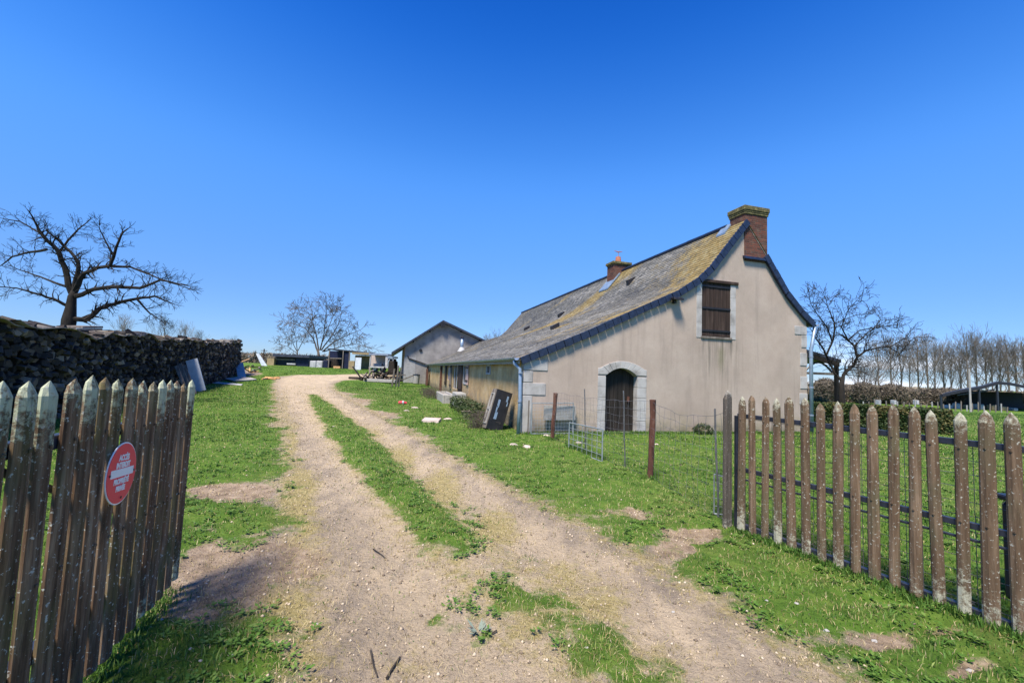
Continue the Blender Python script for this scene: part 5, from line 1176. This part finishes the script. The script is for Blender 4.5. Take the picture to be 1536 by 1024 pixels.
# ------------------------------------------------------------------ grey barn beyond the farmhouse
def B_(t, L, z): return H(t, LE+.35+L, z)
bz = gz(*B_(-2.4, 0, 0)[:2]); bn = thing('grey_barn', B_(-2.3, 0, bz), 'grey rendered barn with low pitched metal roof behind the farmhouse end', 'barn')
prof = [(-2.3, 2.95), (2.9, 5.95), (8.4, 3.3)]
mb = MB(); P = [(-2.3, bz-.3), (8.6, bz-.3), (8.6, 3.45), (1.32, 6.38), (-2.3, 3.78)]; mb.prism(P, lambda a, b, d: B_(a, d, b), 0, 14); mb.build('wall', M['grayrender'], bn)
mb = MB()
for (a, za), (b, zb) in (((-3.6, 2.92), (1.32, 6.45)), ((1.32, 6.45), (9.2, 3.28))):
    mb.hexa([B_(a, -.5, za), B_(b, -.5, zb), B_(b, 14.3, zb), B_(a, 14.3, za), B_(a, -.5, za+.12), B_(b, -.5, zb+.12), B_(b, 14.3, zb+.12), B_(a, 14.3, za+.12)])
mb.build('roof', M['metalroof'], bn)
mb = MB()
for (a, za), (b, zb) in (((-3.6, 2.88), (1.32, 6.41)), ((1.32, 6.41), (9.2, 3.24))): mb.hexa([B_(a, -.56, za), B_(b, -.56, zb), B_(b, -.50, zb), B_(a, -.50, za), B_(a, -.56, za+.20), B_(b, -.56, zb+.20), B_(b, -.50, zb+.20), B_(a, -.50, za+.20)])
mb.build('barge_board', M['darkroof'], bn)
for k, t_ in ((0, -1.6), (0, .0), (1, 3.2), (1, 5.2)):
    za = 2.92+(t_+3.6)*.717 if k == 0 else 6.45-(t_-1.32)*.402; mb = MB(); mb.hexa([B_(t_, -.45, za-.18), B_(t_+.12, -.45, za-.18), B_(t_+.12, 0, za-.18), B_(t_, 0, za-.18), B_(t_, -.45, za-.02), B_(t_+.12, -.45, za-.02), B_(t_+.12, 0, za-.02), B_(t_, 0, za-.02)]); mb.build('rafter_end', M['bwood'], bn)
mb = MB(); mb.tube([B_(1.32, -.60, 6.15), B_(1.32, -.40, 6.15)], .28, 12); mb.build('ridge_lamp', M['black'], bn)
mb = MB(); mb.tube([B_(-.75, -.05, 3.42), B_(-.75, -.10, 3.42)], .16, 10); mb.build('wall_vent', M['black'], bn)
mb = MB(); mb.tube([B_(-2.0, -.08, 2.8), B_(-1.9, -.10, 2.55), B_(.1, -.10, 1.95), B_(.2, -.10, 1.2)], .06, 8); mb.build('rain_pipe', M['black'], bn)
mb = MB(); mb.hexa([B_(-2.32, -.02, bz), B_(-1.2, -.02, bz), B_(-1.2, 0.01, bz), B_(-2.32, .01, bz), B_(-2.32, -.02, 2.7), B_(-1.2, -.02, 2.7), B_(-1.2, .01, 2.7), B_(-2.32, .01, 2.7)]); mb.build('pale_patch', M['fascia'], bn)
for t_, lab in ((-1.1, 'grey dustbin standing at the barn wall'),):
    mb = MB(); c = B_(t_, -1.2, bz); mb.tube([c, c+UZ*.8], [.28, .33], 12); o = mb.build('dustbin', M['concrete'], None); tag(o, lab, 'dustbin'); mb = MB(); mb.tube([c+UZ*.8, c+UZ*.86, c+UZ*.92], [.36, .36, .1], 12); mb.build('lid', M['darksteel'], o)
mb = MB()
for i in range(4): hbox(mb, -.3-.0, -.22, 29.5+i*.35, 29.8+i*.35, 0, 1.6)
tag(mb.build('propped_boards', M['rust'], None), 'dark red boards propped at the far corner of the long wall', 'boards')
# scrap wood heap left of the barn
hp = B_(-4.6, -1.5, 0); hp.z = gz(hp.x, hp.y); t = thing('scrap_wood_heap', hp, 'heap of dark broken timber beside the grey barn', 'heap'); random.seed(12)
for i in range(44):
    c = hp+Vector((random.gauss(0, 1.0), random.gauss(0, .5), abs(random.gauss(.2, .5)))); mb = MB(); mb.box(c, (random.uniform(.8, 2.6), .12, .1), Matrix.Rotation(random.random()*3, 3, 'Z') @ Matrix.Rotation(random.uniform(-1.1, 1.1), 3, 'Y')); mb.build('broken_board', random.choice([M['bwood'], M['gwood'], M['dwood'], M['gwood']]), t)
for i, (px, pt) in enumerate(((598, 548), (602, 551), (592, 553))):
    p = ground_at(px-4, 580); b = at_depth(px, pt, p.y); mb = MB(); mb.tube([Vector((p.x, p.y, gz(p.x, p.y))), b], .07, 5); tag(mb.build('leaning_pole', M['gwood'], None), ['grey pole leaning on the barn corner, tallest', 'grey pole leaning on the barn corner, nearest the wall', 'grey pole leaning on the timber heap'][i], 'pole')
p = ground_at(570, 574); mb = MB(); mb.box((p.x, p.y, gz(p.x, p.y)+.18), (3.0, .5, .28), Matrix.Rotation(-.1, 3, 'Z')); tag(mb.build('white_beam', M['concrete'], None, bevel=.03), 'long pale beam lying on the grass left of the timber heap', 'beam')
p = ground_at(536, 568.5); mb = MB(); mb.box((p.x, p.y, gz(p.x, p.y)+.12), (1.6, .4, .2), Matrix.Rotation(.2, 3, 'Z')); tag(mb.build('dark_log', M['bark'], None, bevel=.04), 'dark log lying near the end of the pale beam', 'log')
# ------------------------------------------------------------------ sheds at the end of the drive
def pxbox(mb, x0, x1, yb, yt, Y, dep, zoff=0.):
    a = at_depth(x0, yb, Y); b = at_depth(x1, yb, Y); za = at_depth((x0+x1)/2, yt, Y).z; zb = a.z
    return mb.hexa([(a.x, Y, zb-zoff), (b.x, Y, zb-zoff), (b.x, Y+dep, zb-zoff), (a.x, Y+dep, zb-zoff), (a.x, Y, za), (b.x, Y, za), (b.x, Y+dep, za), (a.x, Y+dep, za)])
YS = 58.0; gS = lambda px, Y=YS: tz(at_depth(px, 548, Y).x, Y)
def shed_loc(px, Y=YS): p = at_depth(px, 548, Y); return (p.x, Y, tz(p.x, Y))
t = thing('low_shed', shed_loc(436), 'low dark blue grey shed left of the walnut tree', 'shed')
pxbox(MB(), 411, 443, 551, 535, YS, 5, .5).build('wall', M['shed'], t); pxbox(MB(), 443.2, 462, 551, 534.5, YS-.3, 5, .5).build('blue_bay', M['blue'], t)
pxbox(MB(), 409, 464, 534.4, 531.5, YS-.8, 6).build('roof', M['darkroof'], t); pxbox(MB(), 413, 442, 539.5, 538, YS-.08, .07).build('rail', M['gwood'], t); pxbox(MB(), 430, 443, 546.5, 544.5, YS-.5, .4).build('shelf', M['white'], t)
tag(pxbox(MB(), 400, 410.5, 548.5, 537, YS-.5, 2, .6).build('tan_crate', M['tan'], None), 'tan wooden crate standing left of the low dark shed', 'crate')
a = at_depth(397, 547, YS-3); mb = MB(); b = at_depth(386, 530, YS-3); mb.hexa([a+Vector((-.35, 0, -.2)), a+Vector((.35, 0, -.2)), a+Vector((.35, .1, -.2)), a+Vector((-.35, .1, -.2)), b+Vector((-.2, 0, 0)), b+Vector((.2, 0, 0)), b+Vector((.2, .1, 0)), b+Vector((-.2, .1, 0))]); tag(mb.build('leaning_board', M['pale'], None), 'pale blue board propped up slanting at the far left of the sheds', 'board')
for i, (x0, x1, m_) in enumerate(((464, 473.5, 'white'), (474, 483, 'white'))): tag(pxbox(MB(), x0, x1, 551, 541, YS-2.0, 1.0, .6).build('white_tank', M[m_], None, bevel=.08), ['white cube tank in the row, left of two', 'white cube tank in the row, right of two'][i], 'tank')
tag(pxbox(MB(), 484, 491, 552, 540, YS-2.2, 1.2, .6).build('blue_drum', M['blue'], None, bevel=.06), 'dark blue box standing left of the open blue shed', 'box')
t = thing('open_shed', shed_loc(508, 55), 'open fronted dark shed hung with blue sheeting below the walnut tree', 'shed'); YO = 55.0
pxbox(MB(), 492, 522, 553, 526.5, YO+3, .2, .6).build('back_wall', M['blue'], t)
for x in (491.5, 512.5, 522): pxbox(MB(), x, x+1.3, 553, 525.5, YO, .15, .6).build('post', M['gwood'], t)
a = at_depth(491, 523.5, YO); b = at_depth(560, 530.5, YO); mb = MB(); mb.hexa([a, b, b+Vector((0, 4, -.1)), a+Vector((0, 4, -.1)), a+UZ*.14, b+UZ*.14, b+Vector((0, 4, .04)), a+Vector((0, 4, .04))]); mb.build('roof', M['darkroof'], t)
pxbox(MB(), 492.8, 512.3, 537.5, 536.5, YO+.1, .3).build('shelf', M['gwood'], t); pxbox(MB(), 493, 512, 552, 537.6, YO+2.4, .3).build('stored_boards', M['dwood'], t)
pxbox(MB(), 514, 522, 553, 528, YO+.2, .2, .6).build('blue_sheet', M['blue'], t); pxbox(MB(), 500, 510, 552, 549, YO-.2, .4).build('low_box', M['orange'], t)
tag(pxbox(MB(), 522.8, 531, 553.5, 541, YO-.5, 1.2, .5).build('tan_crate', M['tan'], None), 'tan crate standing at the right corner of the open shed', 'crate')
t = thing('lean_to', shed_loc(560, 56), 'pale grey lean-to with a green edged flat roof', 'shed')
pxbox(MB(), 531.5, 554, 553, 533, YO+2, .2, .5).build('back_wall', M['tan'], t); pxbox(MB(), 528, 554, 530.8, 528.6, YO-.2, 4).build('roof', M['tan'], t); pxbox(MB(), 532, 541, 555, 536, YO-1, .1, .3).build('pale_door', M['pale'], t)
# old white trailer
t = thing('box_trailer', shed_loc(569, 50), 'pale box trailer with an open side parked left of the grey barn', 'trailer'); YT = 50.0
pxbox(MB(), 554, 582, 551, 549.3, YT, 2.4).build('bed', M['white'], t); pxbox(MB(), 553, 582, 532, 530, YT-.1, 2.6).build('roof', M['gutter'], t); pxbox(MB(), 555, 578, 549, 532, YT+2.2, .1).build('back_panel', M['pinkstone'], t); pxbox(MB(), 577.5, 581, 549.3, 532, YT, .2).build('corner_post', M['white'], t); pxbox(MB(), 554, 555.2, 549.3, 532, YT, .2).build('corner_post', M['white'], t)
pxbox(MB(), 559, 572, 549, 545, YT+1, .6).build('load', M['concrete'], t)
for x in (562, 574):
    c = at_depth(x, 553, YT+.3); mb = MB(); mb.tube([c, c+Vector((0, .22, 0))], .38, 14); w_ = mb.build('wheel', M['plastic'], t); mb = MB(); mb.tube([c-Vector((0, .02, 0)), c], .18, 10); mb.build('hub', M['steel'], w_)
t = thing('old_tractor', shed_loc(586, 47), 'dark old machine parked between trailer and grey barn', 'machine'); YR = 47.0
pxbox(MB(), 581.5, 592, 556, 541, YR, 1.2, .3).build('body', M['dwood'], t, bevel=.1); pxbox(MB(), 582, 591, 541, 537.8, YR+.1, 1.0).build('rack', M['black'], t); pxbox(MB(), 580, 592, 536.5, 534.5, YR-.1, 1.4).build('roof_panel', M['gutter'], t); pxbox(MB(), 583, 584, 541, 536, YR, .1).build('upright', M['pale'], t); pxbox(MB(), 589, 590, 541, 536, YR, .1).build('upright', M['pale'], t)
# telegraph pole and posts at far left and right
def pole(px, yt, Y, r_, lab, arm=True):
    b = at_depth(px, 560, Y); z = tz(b.x, Y); top = at_depth(px, yt, Y); t = thing('telegraph_pole', (b.x, Y, z), lab, 'pole'); mb = MB(); mb.tube([(b.x, Y, z-.3), (b.x, Y, top.z)], [r_, r_*.75], 8); mb.build('shaft', M['concrete'] if not arm else M['bwood'], t)
    if arm: mb = MB(); mb.box((b.x, Y, top.z-.4), (1.4, .12, .12)); mb.build('crossarm', M['bwood'], t)
    return t
pole(393.5, 523, 95, .16, 'dark telegraph pole with crossarm on the far left skyline')
pole(1454, 553, 46, .10, 'slim pale utility pole in the right field', False)
# ------------------------------------------------------------------ right side: carport, barn, scrub, far hill
t = thing('carport', shed_loc(1240, 22), 'dark timber carport projecting behind the farmhouse', 'carport')
a = at_depth(1205, 527, 21.5); b = at_depth(1262, 544, 21.5); mb = MB(); mb.hexa([a, b, b+Vector((0, 4.5, 0)), a+Vector((0, 4.5, 0)), a+UZ*.16, b+UZ*.16, b+Vector((0, 4.5, .16)), a+Vector((0, 4.5, .16))]); mb.build('roof', M['darkroof'], t)
mb = MB(); a2 = a+Vector((0, -.02, -.22)); b2 = b+Vector((-.1, -.02, -.20)); mb.hexa([a2, b2, b2+Vector((0, .14, 0)), a2+Vector((0, .14, 0)), a2+UZ*.2, b2+UZ*.2, b2+Vector((0, .14, .2)), a2+Vector((0, .14, .2))]); mb.build('fascia', M['dwood'], t)
for (dx, dy) in ((-.22, .05), (-.22, 4.2)): mb = MB(); c = Vector((b.x+dx, b.y+dy, 0)); mb.box((c.x, c.y, b.z/2-.1), (.15, .15, b.z+.2)); mb.build('post', M['dwood'], t)
mb = MB(); za = at_depth(1230, 560, 21.5).z; mb.box(((a.x+b.x)/2, 21.6, za), (b.x-a.x-.3, .1, .12)); mb.build('tie_beam', M['gwood'], t)
mb = MB(); mb.tube([Vector((b.x-.3-1.5*k, 21.65, za+.02+.55*math.sin(math.pi*k))) for k in [i/8 for i in range(9)]], .05, 6); mb.build('arched_brace', M['darksteel'], t)
# open steel barn
YB = 78.0; c = at_depth(1475, 600, YB); zb = tz(c.x, YB); t = thing('open_barn', (c.x, YB, zb), 'wide open sided dark barn with a low arched roof in the right field', 'barn')
ridge = [(1413, 592), (1440, 586), (1470, 581), (1497, 573.5), (1516, 575), (1545, 581), (1580, 590)]
mb = MB(); R3 = [at_depth(x, y, YB) for x, y in ridge]
for a, b in zip(R3, R3[1:]): mb.hexa([a, b, b+Vector((15.4, 14, .25)), a+Vector((15.4, 14, .25)), a+UZ*.2, b+UZ*.2, b+Vector((15.4, 14, .45)), a+Vector((15.4, 14, .45))])
mb.build('roof', M['darkroof'], t); mb = MB()
for a, b in zip(R3, R3[1:]): mb.hexa([a+Vector((0, -.1, -.35)), b+Vector((0, -.1, -.35)), b+Vector((0, 0, -.35)), a+Vector((0, 0, -.35)), a+Vector((0, -.1, .1)), b+Vector((0, -.1, .1)), b+UZ*.1, a+UZ*.1])
mb.build('edge_beam', M['shed'], t)
for i in (0, 2, 3, 5):
    mb = MB(); c = R3[i]; mb.box((c.x, c.y+.2, (c.z+zb)/2), (.25, .25, c.z-zb)); mb.build('post', M['darksteel'], t)
mb = MB(); a, b = R3[1], R3[-2]; mb.box(((a.x+b.x)/2+14, YB+13, (zb+a.z)/2), (b.x-a.x, .2, a.z-zb)); mb.build('back_wall', M['shed'], t)
mb = MB(); mb.hexa([R3[1]+Vector((0, .5, -.9)), R3[3]+Vector((0, .5, -1.4)), R3[3]+Vector((0, .65, -1.4)), R3[1]+Vector((0, .65, -.9)), R3[1]+Vector((0, .5, -.7)), R3[3]+Vector((0, .5, -1.2)), R3[3]+Vector((0, .65, -1.2)), R3[1]+Vector((0, .65, -.7))]); mb.build('truss', M['darksteel'], t)
random.seed(77)
for i in range(7):
    px = 1420+i*17+random.uniform(-4, 4); c = at_depth(px, 606, YB+3); s = random.uniform(.5, 1.2); mb = MB(); mb.box((c.x, YB+3, zb+s*.4), (s*1.3, 1, s*.9), Matrix.Rotation(random.random(), 3, 'Z'))
    tag(mb.build('hay_bale', M[random.choice(['white', 'tan', 'concrete'])], None, bevel=.12), 'pale bundle stored under the open barn roof', 'bundle', 'bundles stored under the open barn')
# field fence posts
random.seed(31)
for i in range(26):
    px = 1295+i*8.6; Y_ = 66+random.uniform(-1, 1); c = at_depth(px, 600, Y_); z = tz(c.x, Y_); h = random.uniform(.8, 1.5); mb = MB(); mb.tube([(c.x, Y_, z-.1), (c.x+random.uniform(-.08, .08), Y_, z+h)], .09, 5)
    tag(mb.build('field_post', M['gwood'] if i % 3 else M['fascia'], None), 'short weathered post in the fence across the right field', 'post', 'posts of the far field fence')
for i, px in enumerate((1319, 1342, 1376)):
    c = at_depth(px, 600, 68); z = tz(c.x, 68); tag(pxbox(MB(), px, px+3.2, 603, 600.2, 68, .8, .4).build('white_box', M['white'], None, bevel=.05), 'small white box standing in the scrub beyond the right field', 'box', 'white boxes in the far scrub')
def scrub(name, x0, x1, Y, yt, n, size, mat, lab, cat, dep=4, zj=.3, kind='stuff'):
    a = at_depth(x0, 600, Y); b = at_depth(x1, 600, Y); za = at_depth((x0+x1)/2, yt, Y).z; zg = tz((a.x+b.x)/2, Y)
    return leafmass(name, ((a.x+b.x)/2, Y, (za+zg)/2-.2), ((b.x-a.x)/2, dep, (za-zg)/2+.2), n, size, mat, 0, zj, label=lab, cat=cat, kind=kind, shape='box', thin=.35)
scrub('scrub', 1200, 1600, 97, 585, 26000, .55, M['bramble'], 'band of brown winter scrub along the far edge of the right field', 'scrub', 5, .45)
for i, (x0, x1, Y, yt, n, lab) in enumerate(((1222, 1258, 84, 568, 4500, 'large round grey brown bush left of the fruit tree trunk'), (1280, 1312, 88, 574, 3600, 'brown thicket right of the fruit tree trunk'), (1322, 1356, 90, 576, 3600, 'brown thicket in front of the first poplars'), (1400, 1440, 92, 582, 3600, 'brown thicket left of the open barn'))):
    a = at_depth(x0, 600, Y); b = at_depth(x1, 600, Y); za = at_depth((x0+x1)/2, yt, Y).z; zg = tz((a.x+b.x)/2, Y)
    leafmass('thicket', ((a.x+b.x)/2, Y, (za+zg)/2), ((b.x-a.x)/2, 2.5, (za-zg)/2), n, .42, M['bramble'], 0, .2, label=lab, cat='thicket', shape='ball', thin=.3)
scrub('treeline', 250, 500, 115, 531, 6000, .8, M['bramble'], 'grey brown treeline on the left skyline beyond the woodpile end', 'treeline', 5, .5)
scrub('far_scrub', -900, 900, 170, 541, 26000, 1.3, M['bramble'], 'brown distant wood edge along the whole skyline', 'wood', 10, .35)
# dark conifers on a low hill
random.seed(14)
mb = MB(); n = 30; hx = [at_depth(1150+i*18, 590, 330).x for i in range(n)]
for i in range(n-1):
    f = lambda k: 3.4*max(0, math.sin(math.pi*min(1, max(0, (k-1)/17))))-1.5
    mb.hexa([(hx[i], 300, -6), (hx[i+1], 300, -6), (hx[i+1], 380, -6), (hx[i], 380, -6), (hx[i], 330, f(i)), (hx[i+1], 330, f(i+1)), (hx[i+1], 370, f(i+1)), (hx[i], 370, f(i))])
tag(mb.build('hill', M['ground'], None), kind='structure')
for i in range(17):
    px = 1232+i*8+random.uniform(-3, 3); Y_ = 330+random.uniform(0, 8); c = at_depth(px, 590, Y_); h = random.uniform(3.5, 7.5); z = at_depth(px, 588, Y_).z-1.5
    t = thing('conifer_tree', (c.x, Y_, z), 'dark distant conifer on the low hill behind the fruit tree', 'tree', 'dark conifers on the far hill')
    mb = MB(); mb.tube([(c.x, Y_, z-1), (c.x, Y_, z+h*.8)], [.25, .05], 5); mb.build('trunk', M['bark_dark'], t)
    leafmass('crown', (c.x, Y_, z+h*.55), (h*.35, h*.35, h*.5), 320, .9, M['conif'], 0, .3, shape='ball', parent=t)
# small twiggy tree tops over the low roof
for i, (t_, L) in enumerate(((6.5, 38.), (7.6, 39))):
    b = H(t_, L, 0)
    c = copy_tree(pops[i], (b.x, b.y+16, 0), i*2, None, (.4, .4, .45)); c['label'] = 'bare twiggy tree top showing over the low slate roof'; c['group'] = 'tree tops over the low roof'
# black tank at the right edge and rubber strip under the gate
c = at_depth(1552, 800, 3.3); bt = thing('black_tank', (c.x, 3.35, 0), 'black plastic tank behind the right gate at the frame edge', 'tank')
mb = MB(); mb.box((c.x+.12, 3.35, .39), (.30, .34, .78)); mb.build('tank_body', M['plastic'], bt, bevel=.04); mb = MB(); mb.box((c.x+.12, 3.35, .80), (.33, .37, .04)); mb.build('tank_lid', M['plastic'], bt, bevel=.01)
